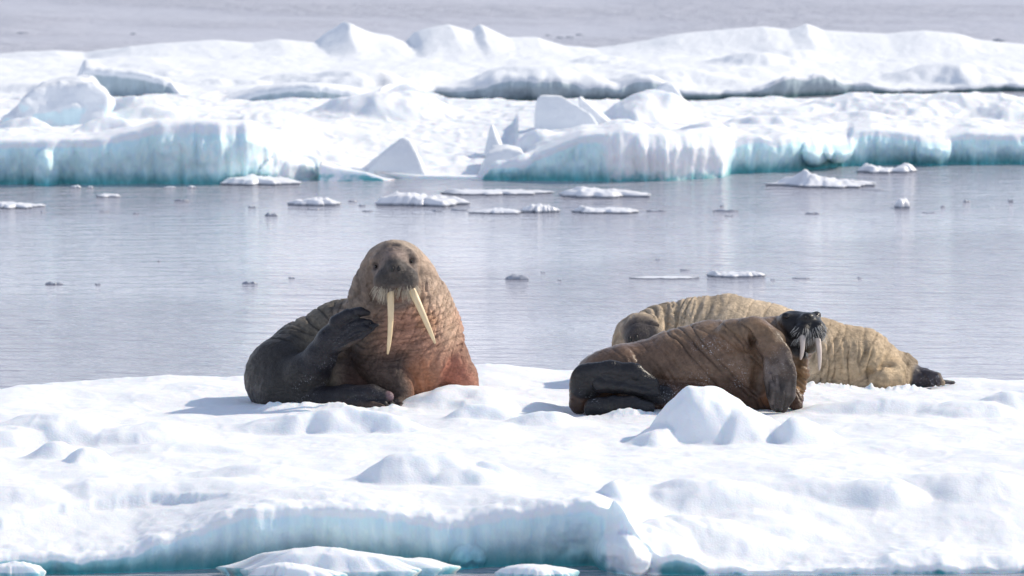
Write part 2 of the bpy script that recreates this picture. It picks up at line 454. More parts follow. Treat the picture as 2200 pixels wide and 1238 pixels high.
# ---- the far floe
_frim = table([(-1500,.62),(0,.655),(100,.66),(200,.67),(300,.80),(345,.90),(450,.92),(540,.90),(556,.84),(580,.70),(610,.52),(650,.33),(700,.20),(760,.12),(830,.06),(1000,.05),
               (1090,.06),(1105,.12),(1150,.40),(1200,.54),(1250,.68),(1300,.71),(1340,.78),(1400,.74),(1450,.68),(1480,.72),(1530,.70),(1552,.62),(1562,.48),(1580,.45),(1690,.46),(1760,.47),(1820,.46),
               (1832,.54),(1870,.58),(1950,.50),(2030,.44),(2080,.50),(2200,.47),(3700,.5)])
_fyw = smooth_table([(-1500,400),(0,398),(450,398),(540,396),(600,388),(700,384),(830,384),(1000,386),(1100,389),(1250,391),(1300,393),(1420,390),(1555,382),(1575,375),(1690,372),(1760,366),(1835,358),(1900,356),(2200,354),(3700,352)], 8)
FB = [px_bump(*a) for a in [
    (280, 188, 243, 90, 110, .9, .6, 1.2), (235, 234, 272, 60, 70, .5, .62, 1.1), (60, 232, 262, 90, 60, .6, .62, 1.3), (330, 215, 250, 120, 160, .9, .58, 1.5),
    (835, 192, 250, 150, 140, 1.6, .5, 1.1), (740, 205, 245, 80, 100, 1.0, .5, 1.2), (910, 205, 245, 60, 70, .8, .5, 1.1), (600, 238, 262, 160, 160, 1.0, .55, 1.5),
    (1060, 300, 325, 60, 60, .5, .3, 1.3), (1085, 315, 360, 50, 50, .5, .2, .9), (1010, 330, 352, 100, 100, .6, .2, 1.3), (1130, 296, 325, 70, 60, .5, .35, 1.1),
    (1432, 183, 262, 150, 62, 1.0, .55, 1.0), (1385, 215, 265, 90, 60, .8, .55, 1.1), (1345, 245, 275, 100, 60, .6, .58, 1.2), (1300, 262, 285, 90, 90, .6, .6, 1.1),
    (1650, 238, 262, 80, 60, .5, .56, 1.1), (1520, 252, 275, 70, 60, .5, .6, 1.2), (1620, 277, 302, 60, 50, .4, .5, 1.1), (1790, 262, 300, 50, 34, .5, .48, .9), (1720, 280, 305, 80, 60, .5, .47, 1.2),
    (1905, 192, 250, 190, 170, 1.8, .5, 1.2), (2075, 193, 252, 150, 190, 1.8, .5, 1.2), (1990, 215, 255, 130, 130, 1.2, .5, 1.2), (2180, 215, 255, 130, 130, 1.2, .5, 1.2),
    (760, 340, 372, 160, 120, .9, .14, 1.3), (960, 300, 330, 150, 120, .8, .3, 1.5), (700, 285, 312, 130, 150, .9, .45, 1.5),
    (1700, 225, 246, 120, 120, 1.0, .54, 1.4), (430, 246, 262, 140, 120, .6, .8, 1.3), (1830, 240, 262, 90, 110, .8, .5, 1.3)]]
def far_top(x, y):
    px = x / y * FPX / 1.0034 + W0/2
    ye = y_of_arr(_fyw(px)); rim = _frim(px)
    t = sstep(0, 1.0, (y - ye) / np.where((px > 620) & (px < 1110), 9.0, 4.0))
    lvl = .52 - .14*sstep(900, 800, px)*sstep(103, 110, y)
    z = rim + (lvl - rim)*t
    acc = np.zeros_like(z)
    wx = x + .13*fbm(x*1.3, y*1.0, seed=111, oct=3); wy = y + .3*fbm(x*1.1, y*.9, seed=112, oct=3)
    for b in FB:
        q = bump(wx, wy, **b)
        m = np.maximum(acc, q); acc = m + .25*np.minimum(acc, q)
    z = z + acc
    s = sstep(0, 1.2, y - ye)
    z = z + s*.07*fbm(x*.6, y*.35, seed=121, oct=3) + (.3+.7*s)*.014*fbm(x*2.6, y*1.3, seed=122, oct=3)
    rg = 1 - np.abs(fbm(x*1.5, y*.8, seed=131, oct=3))
    z = z + s*.022*sstep(.70, 1.0, rg)
    z = z + .005*fbm(x*7, y*5, seed=141, oct=3)
    return np.maximum(z, .015)
def y_of_arr(py):
    b = H0/2 - np.asarray(py, float)
    return HC * (FPX*CT + b*ST) / (FPX*ST - b*CT)
def far_bulge(x, z):
    px = x/96.5*FPX/1.0034 + W0/2
    f = 0
    for cx, w, cz, h, a in ((1820, 36, .30, .24, .75), (1768, 34, .28, .24, .55), (110, 26, .12, .40, .35), (620, 60, .10, .3, .3), (2035, 40, .22, .4, .4)):
        f = f + a*np.clip(1 - ((px - cx)/w)**2 - ((z - cz)/h)**2, 0, 1)**.5
    fl = sstep(330, 380, px)*sstep(640, 600, px) + sstep(1290, 1310, px)*sstep(1570, 1550, px)
    f = f + fl*.20*(.5 - np.abs(perlin(x*2.6, z*.22, seed=177)))*1.3 + fl*.07*(.5 - np.abs(perlin(x*6.5, z*.5, seed=178)))
    return f*(1 + .3*fbm(x*3, z*3, seed=179, oct=2))
xs = cols(-8.6, 8.6, .026, -26, 26)
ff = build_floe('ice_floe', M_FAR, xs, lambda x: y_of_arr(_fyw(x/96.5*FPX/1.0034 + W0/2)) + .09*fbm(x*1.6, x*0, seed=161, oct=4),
                None, far_top, lambda x: 108.2 + .5*fbm(x*.5, x*0, seed=162, oct=3) + np.where(x < -1.0, np.minimum(5.0, (-1.0 - x)*6), 0), 300, 44, .12, .34, 171, rnd=.05, extra=far_bulge, snow_or_lit=lambda x: table([(-1500,.1),(330,.1),(360,.35),(560,.45),(620,.75),(700,.5),(1280,.1),(1310,.75),(1555,.8),(1580,.2),(3700,.2)])(x/96.5*FPX/1.0034 + W0/2))  # sunlit fluted faces whitened: the light is put into the wall colour
tag(ff, 'long snow topped ice floe with a pale blue fluted wall along the open water', 'ice floe')

# ---- the floe behind it
_sky = table([(-1500,140),(-300,140),(0,136),(60,126),(130,118),(190,129),(210,122),(280,101),(350,93),(470,86),(540,92),(600,84),(680,92),(700,76),(745,46),(800,70),(840,78),(875,91),(895,70),
              (920,60),(965,52),(1000,62),(1012,66),(1033,52),(1090,80),(1150,80),(1210,98),(1280,105),(1350,94),(1450,73),(1520,68),(1640,57),(1690,64),(1730,52),(1765,66),(1900,72),(1980,65),(2050,72),(2100,85),(2200,95),(2600,100),(3700,100)])
_btop = smooth_table([(-1500,.42),(160,.42),(180,.86),(240,.82),(300,.76),(365,.64),(392,.42),(430,.40),(480,.36),(560,.56),(620,.62),(700,.60),(760,.52),(800,.40),(940,.32),(970,.30),(1150,.28),(1400,.26),(1500,.20),(1620,.20),(1690,.16),(1720,.09),(1800,.08),(1860,.11),(2000,.12),(2200,.10),(3700,.15)], 6)
_byw = table([(-1500,215),(0,214),(160,212),(185,206),(390,206),(480,214),(620,216),(780,215),(960,222),(1150,222),(1460,216),(1700,211),(1740,209),(1850,204),(2200,197),(3700,196)])
BB = [px_bump(*a) for a in [
    (1140, 110, 168, 150, 170, 1.5, .45, 1.2), (1375, 140, 170, 70, 60, .8, .4, 1.0), (1280, 108, 130, 60, 70, .8, .45, 1.2), (780, 130, 172, 170, 110, 1.3, .5, 1.0), (880, 150, 205, 60, 90, 1.3, .4, 1.1),
    (935, 152, 215, 40, 40, .6, .3, .9), (1855, 92, 172, 150, 110, 1.8, .4, 1.0), (1760, 105, 170, 120, 130, 1.6, .4, 1.2), (1700, 95, 130, 120, 90, 1.2, .45, 1.2), (1940, 120, 175, 110, 160, 1.4, .4, 1.1), (2050, 100, 150, 140, 160, 1.4, .4, 1.3),
    (1480, 128, 160, 120, 110, 1.1, .4, 1.3), (1400, 160, 195, 110, 110, .8, .3, 1.1), (1560, 150, 190, 140, 140, 1.0, .3, 1.4), (480, 150, 170, 110, 110, .8, .5, 1.4), (640, 140, 165, 110, 90, .8, .5, 1.3), (120, 160, 190, 160, 120, 1.0, .5, 1.4), (330, 130, 150, 140, 140, .8, .5, 1.5), (1620, 100, 135, 90, 110, 1.0, .45, 1.2)]]
def back_top(x, y):
    px = x / y * FPX / 1.0034 + W0/2
    ye = y_of_arr(_byw(px)) - np.where(px < 940, 7.0*sstep(940, 780, px), 0)
    rim = _btop(px)
    zs = z_at(_sky(px + 9*fbm(x*1.3, y*.9, seed=215, oct=3) + 11*(y - 127.0)), 127.0)
    mid = .40
    z = rim + (mid - rim)*sstep(0, 4.0, y - ye)
    k = np.exp(-((y - 127.0)/np.where(y < 127, 1.6, 1.0))**2)
    z = z*(1 - k) + zs*k
    acc = np.zeros_like(z)
    wx = x + .16*fbm(x*1.2, y*.9, seed=211, oct=3); wy = y + .4*fbm(x*1.0, y*.8, seed=212, oct=3)
    for b in BB:
        q = bump(wx, wy, **b)
        m = np.maximum(acc, q); acc = m + .25*np.minimum(acc, q)
    z = z + acc*(1 - k)
    z = z + (1 - .85*k)*(.06*fbm(x*.5, y*.3, seed=221, oct=3)) + (1 - .6*k)*.018*fbm(x*2.3, y*1.2, seed=222, oct=3)
    z = z + .006*fbm(x*6, y*4, seed=241, oct=3)
    z = np.where(y > 128, z - (y - 128)*.6, z)
    return np.maximum(z, .02)
def back_edge(x):
    px = x/116.0*FPX/1.0034 + W0/2
    return y_of_arr(_byw(px)) - np.where(px < 940, 7.0*sstep(940, 780, px), 0) + .12*fbm(x*1.4, x*0, seed=261, oct=4)
xs = cols(-10.6, 10.6, .034, -30, 30)
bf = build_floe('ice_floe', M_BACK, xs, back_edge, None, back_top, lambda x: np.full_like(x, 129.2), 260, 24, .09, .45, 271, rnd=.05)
tag(bf, 'farthest snowy floe with pointed hummocks and a dark undercut edge', 'ice floe')
print('floes', round(time.time() - T0, 1))

# ------------------------------------------------------------------ solid shapes from distance fields
def smin(a, b, k):
    h = np.clip(.5 + .5*(b - a)/k, 0, 1)
    return b + (a - b)*h - k*h*(1 - h)
class Field:
    def __init__(self, lo, hi, h):
        self.h = h; self.lo = np.array(lo, float)
        n = np.ceil((np.array(hi) - self.lo)/h).astype(int) + 1
        self.ax = [(self.lo[i] + h*np.arange(n[i])).astype(np.float32) for i in range(3)]
        self.d = np.full(n, 1.0, np.float32)
    def _box(self, lo, hi):
        s = []
        for i in range(3):
            a = int(np.clip(np.floor((lo[i] - self.lo[i])/self.h), 0, len(self.ax[i])))
            b = int(np.clip(np.ceil((hi[i] - self.lo[i])/self.h) + 1, 0, len(self.ax[i])))
            s.append(slice(a, b))
        return tuple(s)
    def _apply(self, lo, hi, fn, k, sub):
        m = k + 3*self.h
        s = self._box(np.asarray(lo) - m, np.asarray(hi) + m)
        if any(q.stop <= q.start for q in s): return
        X = self.ax[0][s[0]][:, None, None]; Y = self.ax[1][s[1]][None, :, None]; Z = self.ax[2][s[2]][None, None, :]
        q = fn(X, Y, Z)
        if sub: self.d[s] = -smin(-self.d[s], q, k)
        else: self.d[s] = smin(self.d[s], q, k)
    def cone(self, p0, r0, p1, r1, k=.05, sub=False, flat=None, fs=1.0):
        p0 = np.asarray(p0, float); p1 = np.asarray(p1, float)
        rm = max(r0, r1)
        if flat is not None:
            n = np.asarray(flat, float); n = n/np.linalg.norm(n)
        ba = p1 - p0; bb = float(ba @ ba) + 1e-12
        def fn(X, Y, Z):
            x, y, z = X - p0[0], Y - p0[1], Z - p0[2]
            t = np.clip((x*ba[0] + y*ba[1] + z*ba[2])/bb, 0, 1)
            x = x - t*ba[0]; y = y - t*ba[1]; z = z - t*ba[2]
            q = x*x + y*y + z*z
            if flat is not None:
                c = x*n[0] + y*n[1] + z*n[2]
                q = q + c*c*(fs*fs - 1)
                dd = np.sqrt(q) - (r0 + t*(r1 - r0))
                return dd / (1 + (fs - 1)*.5)
            return np.sqrt(q) - (r0 + t*(r1 - r0))
        self._apply(np.minimum(p0, p1) - rm, np.maximum(p0, p1) + rm, fn, k, sub)
    def chain(self, pts, k=.05, sub=False, flat=None, fs=1.0):
        for (a, ra), (b, rb) in zip(pts[:-1], pts[1:]):
            self.cone(a, ra, b, rb, k, sub, flat, fs)
    def ball(self, c, r, k=.04, sub=False, rot=None):
        c = np.asarray(c, float); r = np.asarray(r, float)*np.ones(3)
        R = np.eye(3) if rot is None else rot
        def fn(X, Y, Z):
            x, y, z = X - c[0], Y - c[1], Z - c[2]
            u = [(R[0][i]*x + R[1][i]*y + R[2][i]*z)/r[i] for i in range(3)]
            k0 = np.sqrt(u[0]**2 + u[1]**2 + u[2]**2) + 1e-6
            k1 = np.sqrt((u[0]/r[0])**2 + (u[1]/r[1])**2 + (u[2]/r[2])**2) + 1e-6
            return k0*(k0 - 1)/k1
        m = r.max()
        self._apply(c - m, c + m, fn, k, sub)
    def hit(self, P, px, py, y0=-1.0, y1=.7):        # depth at which a sight line first meets the solid
        for dy in np.arange(y0, y1, .008):
            i = np.round((P(px, py, dy) - self.lo)/self.h).astype(int)
            if (i < 0).any() or (i >= self.d.shape).any(): continue
            if self.d[tuple(i)] < 0: return dy
        return None
    def crease(self, P, S, pts, k=.015, sink=.25):
        q = []
        for a, b, r in pts:
            dy = self.hit(P, a, b)
            if dy is not None: q.append((P(a, b, dy - sink*r/S), r/S))
        # follow the surface between the given points
        if len(q) > 1: self.chain(q, k, True)
    def creases(self, P, S, lines, r, k=.015):
        for ln in lines:
            ln = np.array(ln, float); n = max(4, int(sum(np.hypot(*d) for d in np.diff(ln, axis=0))/9))
            t = np.linspace(0, 1, n); u = np.linspace(0, 1, len(ln))
            xs_, ys_ = np.interp(t, u, ln[:, 0]), np.interp(t, u, ln[:, 1])
            rr = r*(.35 + .65*np.sin(np.pi*np.clip(t*.9 + .05, 0, 1)))
            self.crease(P, S, list(zip(xs_, ys_, rr)), k)
    def above(self, z0, k=.04):                       # keep only what is above z0
        q = (z0 - self.ax[2])[None, None, :]
        self.d = -smin(-self.d, -np.broadcast_to(q, self.d.shape), k).astype(np.float32)
    def mesh(self):
        d = self.d; ins = d < 0
        c = np.zeros(tuple(n - 1 for n in d.shape), np.int8)
        for i in (0, 1):
            for j in (0, 1):
                for k in (0, 1):
                    c += ins[i:d.shape[0]-1+i, j:d.shape[1]-1+j, k:d.shape[2]-1+k]
        act = (c > 0) & (c < 8)
        idx = np.argwhere(act)
        vid = np.full(c.shape, -1, np.int64); vid[act] = np.arange(len(idx))
        acc = np.zeros((len(idx), 3)); cnt = np.zeros(len(idx))
        for axis in range(3):
            o = [q for q in range(3) if q != axis]
            for a in (0, 1):
                for b in (0, 1):
                    o0 = np.zeros(3, int); o0[o[0]] = a; o0[o[1]] = b
                    o1 = o0.copy(); o1[axis] = 1
                    i0 = idx + o0; i1 = idx + o1
                    d0 = d[i0[:, 0], i0[:, 1], i0[:, 2]].astype(float); d1 = d[i1[:, 0], i1[:, 1], i1[:, 2]].astype(float)
                    m = (d0 < 0) != (d1 < 0)
                    t = np.where(m, d0/np.where(m, d0 - d1, 1), 0)
                    p = np.tile(o0.astype(float), (len(idx), 1)); p[:, axis] += t
                    acc[m] += p[m]; cnt[m] += 1
        V = self.lo + (idx + acc/cnt[:, None])*self.h
        F = []
        for axis in range(3):
            o = [q for q in range(3) if q != axis]
            sl0 = [slice(1, -1)]*3; sl1 = [slice(1, -1)]*3
            sl0[axis] = slice(0, -1); sl1[axis] = slice(1, None)
            a = ins[tuple(sl0)]; b = ins[tuple(sl1)]
            e = np.argwhere(a != b); s = a[tuple(e.T)]
            base = e.copy(); base[:, o[0]] += 1; base[:, o[1]] += 1
            q = []
            for (u, w) in ((0, 0), (-1, 0), (-1, -1), (0, -1)):
                p = base.copy(); p[:, o[0]] += u; p[:, o[1]] += w
                q.append(vid[tuple(p.T)])
            q = np.stack(q, -1)
            flip = s if axis != 1 else ~s
            q[~flip] = q[~flip][:, ::-1]
            F.append(q)
        F = np.concatenate(F)
        F = F[(F >= 0).all(1)]
        return V, F
def vnormals(V, F):
    n = np.cross(V[F[:, 2]] - V[F[:, 0]], V[F[:, 3]] - V[F[:, 1]])
    out = np.zeros_like(V)
    for i in range(4):
        for c in range(3):
            out[:, c] += np.bincount(F[:, i], n[:, c], len(V))
    return out/(np.linalg.norm(out, axis=1, keepdims=True) + 1e-12)
def relax(V, F, n, lam=.5):
    for _ in range(n):
        s = np.zeros_like(V); c = np.bincount(F.ravel(), minlength=len(V))*2.0
        for i in range(4):
            for nb in (F[:, (i+1) % 4], F[:, (i+3) % 4]):
                for k in range(3):
                    s[:, k] += np.bincount(F[:, i], V[nb][:, k], len(V))
        V = V + lam*(s/c[:, None] - V)
    return V
def along(V, pts):
    """arc length along a polyline for each vertex, and distance from it"""
    P = np.asarray(pts, float); best = np.full(len(V), 1e9); arc = np.zeros(len(V)); s = 0
    for a, b in zip(P[:-1], P[1:]):
        ba = b - a; L = np.linalg.norm(ba)
        t = np.clip(((V - a) @ ba)/(L*L), 0, 1)
        d = np.linalg.norm(V - a - t[:, None]*ba, axis=1)
        m = d < best
        best[m] = d[m]; arc[m] = s + t[m]*L; s += L
    return arc, best
def near(V, pts, r0, r1):
    """1 close to a polyline, 0 beyond r1"""
    a, d = along(V, pts) if len(pts) > 1 else (None, np.linalg.norm(V - np.asarray(pts[0]), axis=1))
    return sstep(r1, r0, d)
def blend(c, m, colr):
    return c + (np.asarray(colr) - c)*np.clip(m, 0, 1)[:, None]

def tube(pts, radii, seg=10, cap=True):
    P = np.asarray(pts, float); V = []
    for i, p in enumerate(P):
        t = P[min(i+1, len(P)-1)] - P[max(i-1, 0)]; t = t/np.linalg.norm(t)
        a = np.cross(t, (0, 1, 0.02)); a = a/np.linalg.norm(a); b = np.cross(t, a)
        for k in range(seg):
            w = 2*math.pi*k/seg
            V.append(p + radii[i]*(math.cos(w)*a + math.sin(w)*b))
    F = grid_faces(len(P), seg, True)
    V = np.array(V)
    if cap:
        V = np.concatenate([V, [P[0]], [P[-1]]]); n = len(V)
        extra = []
        for k in range(0, seg):
            extra.append([n-2, (k+1) % seg, k, k]); 
            q = (len(P)-1)*seg
            extra.append([n-1, q+k, q+(k+1) % seg, q+(k+1) % seg])
        tri = np.array([[e[0], e[1], e[2], e[2]] for e in extra])
        return V, F, tri
    return V, F, None
def bez(p0, p1, p2, n):
    t = np.linspace(0, 1, n)[:, None]
    return (1-t)**2*np.asarray(p0) + 2*t*(1-t)*np.asarray(p1) + t*t*np.asarray(p2)
def poly_mesh(name, V, faces, mat):
    me = bpy.data.meshes.new(name)
    me.from_pydata([tuple(p) for p in V], [], [tuple(f) for f in faces])
    me.polygons.foreach_set('use_smooth', np.ones(len(me.polygons), bool))
    me.materials.append(mat); me.update()
    return me
def tusk(parent, base, p0, pm, p1, r0, mat):
    c = bez(p0, pm, p1, 14)
    t = np.linspace(0, 1, 14)
    r = r0*(1 - .55*t**1.3); r[-2] *= .86; r[-1] *= .55
    V, F, tri = tube(c - base, r, 12)
    fs = [tuple(f) for f in F] + [tuple(f[:3]) for f in tri]
    return link('tusk', poly_mesh('tusk', V, fs, mat), parent)
def ball_part(name, parent, base, c, r, mat, rot=None):
    u = np.linspace(0, math.pi, 11); V = []
    for a in u:
        for k in range(16):
            w = 2*math.pi*k/16
            q = np.array((math.sin(a)*math.cos(w), math.sin(a)*math.sin(w), math.cos(a)))*np.asarray(r)
            V.append(q if rot is None else rot @ q)
    F = grid_faces(11, 16, True)
    return link(name, mesh_from(name, np.array(V) + (c - base), F, mat), parent)
def whiskers(parent, base, roots, dirs, lens, rad, mat, droop):
    V, F = [], []
    for p, d, l in zip(roots, dirs, lens):
        c = np.stack([p, p + d*l*.5, p + d*l + np.asarray(droop)*l])
        v, f, tri = tube(c - base, [rad, rad*.8, rad*.3], 4, False)
        F += [tuple(np.array(q) + sum(len(x) for x in V)) for q in f] if False else [tuple(int(z) + len(V)*12 for z in q) for q in f]
        V.append(v)
    me = poly_mesh('whiskers', np.concatenate(V), F, mat)
    return tag(link('whiskers', me, parent), kind='stuff')

def walrus(base_px, Yc, label):
    b = at_y(base_px[0], base_px[1], Yc)
    o = bpy.data.objects.new('walrus', None); col.objects.link(o)
    o.empty_display_size = .3; o.location = b
    tag(o, label, 'walrus', 'walruses resting on the snow')
    return o, b
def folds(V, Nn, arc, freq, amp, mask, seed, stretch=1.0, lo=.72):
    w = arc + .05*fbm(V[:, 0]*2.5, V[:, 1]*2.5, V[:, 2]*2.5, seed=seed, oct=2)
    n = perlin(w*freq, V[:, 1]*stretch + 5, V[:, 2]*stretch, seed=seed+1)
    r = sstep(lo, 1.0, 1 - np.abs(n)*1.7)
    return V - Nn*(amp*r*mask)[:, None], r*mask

# ------------------------------------------------------------------ walrus sitting up and scratching
def sitting_walrus():
    Yc = 59.35
    o, base = walrus((780, 872), Yc, 'upright walrus with long cream tusks scratching itself with a hind flipper')
    S = FPX/Yc
    def P(px, py, dy): return at_y(px, py, Yc + dy)
    def C(*rows): return [(P(a, b, c), r/S) for a, b, c, r in rows]
    lo = P(505, 905, .85); hi = P(1060, 505, -.95)
    fd = Field((lo[0], Yc - 1.0, base[2] - .12), (hi[0], Yc + .9, hi[2] + .1), .0112)
    torso = C((850, 600, -.12, 80), (853, 642, -.04, 104), (861, 700, .03, 120), (867, 752, .06, 122), (862, 815, .12, 104))
    back = C((838, 730, .22, 112), (745, 752, .32, 108), (668, 784, .26, 99), (616, 812, .06, 88), (622, 838, -.14, 74))
    fd.chain(torso, .08); fd.chain(back, .07)
    fd.chain(C((905, 650, .02, 62), (935, 715, .02, 60), (968, 765, -.03, 40), (992, 808, -.08, 33), (1004, 860, -.10, 30)), .045)
    fd.chain(C((820, 770, -.22, 62), (838, 806, -.36, 46), (856, 840, -.42, 32), (866, 868, -.46, 24)), .04)
    fd.chain(C((862, 868, -.46, 20), (850, 872, -.62, 15)), .03)
    for dx in (-22, -8, 6, 18):
        fd.chain(C((860 + dx*.5, 870, -.52, 11), (850 + dx*1.4, 876, -.74, 7)), .015)
    # head
    fd.ball(P(848, 562, -.22), (60/S, .26, 44/S), .07)
    fd.ball(P(850, 596, -.42), (48/S, .22, 40/S), .05)
    fd.chain(C((846, 552, -.36, 36), (849, 578, -.60, 22)), .06)
    fd.ball(P(831, 607, -.60), (29/S, .125, 29/S), .03)
    fd.ball(P(873, 603, -.60), (28/S, .125, 29/S), .03)
    fd.ball(P(850, 581, -.67), (18/S, .06, 15/S), .03)
    fd.ball(P(854, 634, -.50), (27/S, .12, 18/S), .03)
    # brow and cheek rolls round the eyes
    fd.chain(C((800, 562, -.36, 8), (812, 555, -.42, 10), (826, 558, -.46, 8)), .02)
    fd.chain(C((868, 549, -.46, 8), (880, 546, -.42, 10), (892, 554, -.36, 8)), .02)
    fd.chain(C((800, 586, -.36, 8), (814, 588, -.44, 8)), .02); fd.chain(C((880, 578, -.44, 8), (893, 574, -.36, 8)), .02)
    fd.ball(P(807, 573, -.46), (7/S, .05, 7/S), .02, True); fd.ball(P(885, 563, -.46), (7/S, .05, 7/S), .02, True)
    fd.ball(P(843, 579, -.735), (4.2/S, .035, 7/S), .008, True); fd.ball(P(857, 577, -.735), (4.2/S, .035, 7/S), .008, True)
    fd.chain(C((851, 592, -.75, 2.5), (852, 604, -.74, 3), (853, 624, -.70, 5)), .01, True)
    fd.chain(C((824, 630, -.62, 3), (853, 623, -.66, 5), (884, 626, -.62, 3)), .012, True)
    # raised hind limb and its five toes
    fd.chain(C((628, 828, -.16, 66), (662, 806, -.36, 48), (688, 768, -.47, 34), (708, 732, -.53, 28), (726, 706, -.56, 23)), .04)
    toes = [((724, 694, -.58, 18), (748, 677, -.62, 14), (774, 670, -.63, 11), (791, 673, -.61, 6)),
            ((736, 706, -.60, 12), (760, 694, -.64, 9), (784, 690, -.65, 7), (798, 693, -.64, 4)),
            ((734, 720, -.61, 11), (758, 707, -.66, 8), (786, 697, -.67, 6.5), (806, 698, -.65, 4)),
            ((730, 735, -.61, 12), (756, 722, -.67, 8.5), (786, 707, -.68, 7), (812, 698, -.66, 4)),
            ((716, 748, -.57, 16), (742, 740, -.63, 11), (772, 725, -.67, 8), (802, 707, -.66, 4))]
    for tt in toes: fd.chain(C(*tt), .006)
    fd.chain(C((730, 716, -.57, 24), (764, 703, -.62, 18), (792, 695, -.64, 9)), .012, flat=(0, 1, 0), fs=2.2)
    fd.creases(P, S, [((728, 708), (756, 688), (800, 683)), ((732, 720), (764, 700), (806, 693)), ((730, 733), (764, 713), (808, 697)), ((724, 745), (760, 728), (800, 705))], 3.0, .006)
    # hind flipper lying on the snow
    fd.chain(C((632, 850, -.30, 46), (690, 858, -.50, 26), (745, 850, -.62, 23), (800, 848, -.68, 21), (834, 853, -.70, 13)), .03)
    fd.chain(C((700, 866, -.58, 18), (780, 866, -.72, 13), (826, 869, -.76, 8)), .015)
    fd.chain(C((745, 872, -.62, 14), (800, 872, -.80, 9), (822, 874, -.84, 6)), .012)
    fd.ball(P(652, 862, -.52), (13/S, .05, 14/S), .02)
    fd.chain(C((700, 830, -.10, 60), (770, 830, -.02, 66)), .05)
    # deep creases
    fd.creases(P, S, [((655, 674), (674, 694), (698, 716)), ((744, 640), (752, 662), (778, 689), (806, 712)), ((765, 602), (771, 639), (798, 675), (828, 694)), ((786, 592), (791, 629), (812, 658)),
                      ((897, 586), (905, 629), (900, 668)), ((912, 600), (921, 642), (918, 690)), ((830, 668), (856, 682), (892, 680)), ((815, 735), (850, 742), (885, 735)), ((846, 700), (880, 712), (905, 706)),
                      ((826, 541), (848, 535), (868, 540)), ((834, 530), (846, 526), (858, 530)), ((800, 596), (794, 620), (800, 645)), ((925, 660), (940, 700), (938, 735))], 2.6)
    fd.creases(P, S, [((616, 694), (646, 700), (680, 720)), ((592, 716), (628, 714), (662, 734)), ((818, 786), (858, 782), (884, 800), (903, 840)), ((905, 770), (914, 808), (922, 845)), ((1000, 728), (978, 762), (958, 790)),
                      ((790, 760), (830, 768), (870, 760), (898, 770))], 3.4, .02)
    fd.chain(C((945, 752, -.40, 7), (938, 785, -.41, 13), (946, 840, -.36, 17)), .03, True)
    fd.chain(C((893, 770, -.48, 3), (903, 810, -.46, 4), (902, 860, -.42, 5)), .02, True)
    fd.above(base[2] - .07)
    V, F = fd.mesh()
    V = relax(V, F, 2, .5)
    Nn = vnormals(V, F)
    # wrinkles round the neck and along the flank
    px = V[:, 0]/V[:, 1]*FPX + W0/2
    py = 1189 + H0/2 - 0*px
    bb = (HC - V[:, 2]); py = H0/2 + FPX*np.tan(np.arctan2(bb, V[:, 1]) - PITCH)
    at_, dt = along(V, [p for p, r in torso]); ab, db = along(V, [p for p, r in back])
    limb = np.maximum(near(V, [P(662, 806, -.36), P(690, 768, -.47), P(712, 730, -.52), P(745, 700, -.58), P(795, 690, -.62)], .15, .21),
                      near(V, [P(690, 858, -.50), P(745, 852, -.62), P(834, 853, -.7)], .10, .16))
    face = near(V, [P(849, 575, -.5), P(852, 615, -.55)], .20, .26)
    neck = sstep(540, 600, py)*sstep(870, 700, py)*(1 - face)*(1 - limb)*sstep(690, 730, px)
    V, r1 = folds(V, Nn, at_, 12, .013, neck, 501, 1.2)
    V, r2 = folds(V, Nn, at_*.4 + (px - 800)/S*.8, 17, .010, neck, 511, 1.4, .66)
    hb = sstep(740, 690, px)*sstep(560, 620, px)*sstep(775, 735, py)*(1 - limb)
    V, r3 = folds(V, Nn, ab + .3*(py - 740)/S, 8, .016, hb, 521, .3, .7)
    warts = sstep(.18, .5, perlin(V[:, 0]*26, V[:, 1]*26, V[:, 2]*26, 77))*sstep(835, 900, px)*sstep(560, 620, py)*sstep(800, 740, py)*(1 - face)
    V = V + Nn*(.007*warts + .006*(1-limb)*fbm(V[:, 0]*14, V[:, 1]*14, V[:, 2]*14, 78, 3))[:, None]
    # colours of the hide, with sunlit and shaded sides painted in
    c = np.tile(np.array((.27, .205, .155)), (len(V), 1))
    nz = fbm(V[:, 0]*2.2, V[:, 1]*2.2, V[:, 2]*2.2, 81, 3)
    c = blend(c, sstep(790, 690, px + 40*nz), (.145, .128, .098))
    c = blend(c, sstep(690, 620, px - (py - 760)*.5 + 30*nz)*.95, (.028, .026, .025))  # dark wet hide, with the hind body's shade put into the colour
    front = sstep(600, 690, py + 25*nz)*sstep(755, 850, px + 20*nz)
    c = blend(c, front*.95, (.40, .215, .145))
    c = blend(c, sstep(700, 775, py + 30*nz)*sstep(930, 850, px + 20*nz)*sstep(715, 750, px), (.075, .052, .042))  # shaded lower left chest painted as darker hide
    c = blend(c, near(V, [P(905, 800, -.4), P(920, 850, -.35)], .03, .24)*.55, (.44, .19, .095))
    c = blend(c, near(V, [P(975, 800, -.2), P(995, 840, -.1)], .08, .2)*.8, (.46, .18, .12))
    c = blend(c, near(V, [P(940, 655, -.2), P(960, 700, -.2)], .05, .30)*.8, (.66, .46, .32))  # sunlight on the right of the neck painted as paler hide
    c = blend(c, near(V, [P(900, 640, -.35), P(915, 690, -.35)], .04, .18)*.6, (.52, .28, .14))
    c = blend(c, sstep(565, 522, py + 12*nz)*sstep(800, 860, px)*.85, (.54, .44, .33))  # sunlit crown painted lighter
    c = blend(c, sstep(880, 925, px + 10*nz)*sstep(690, 640, py)*.7, (.60, .45, .33))  # right of head and neck lightened in colour as if sunlit
    c = blend(c, face*.8, (.15, .122, .105))
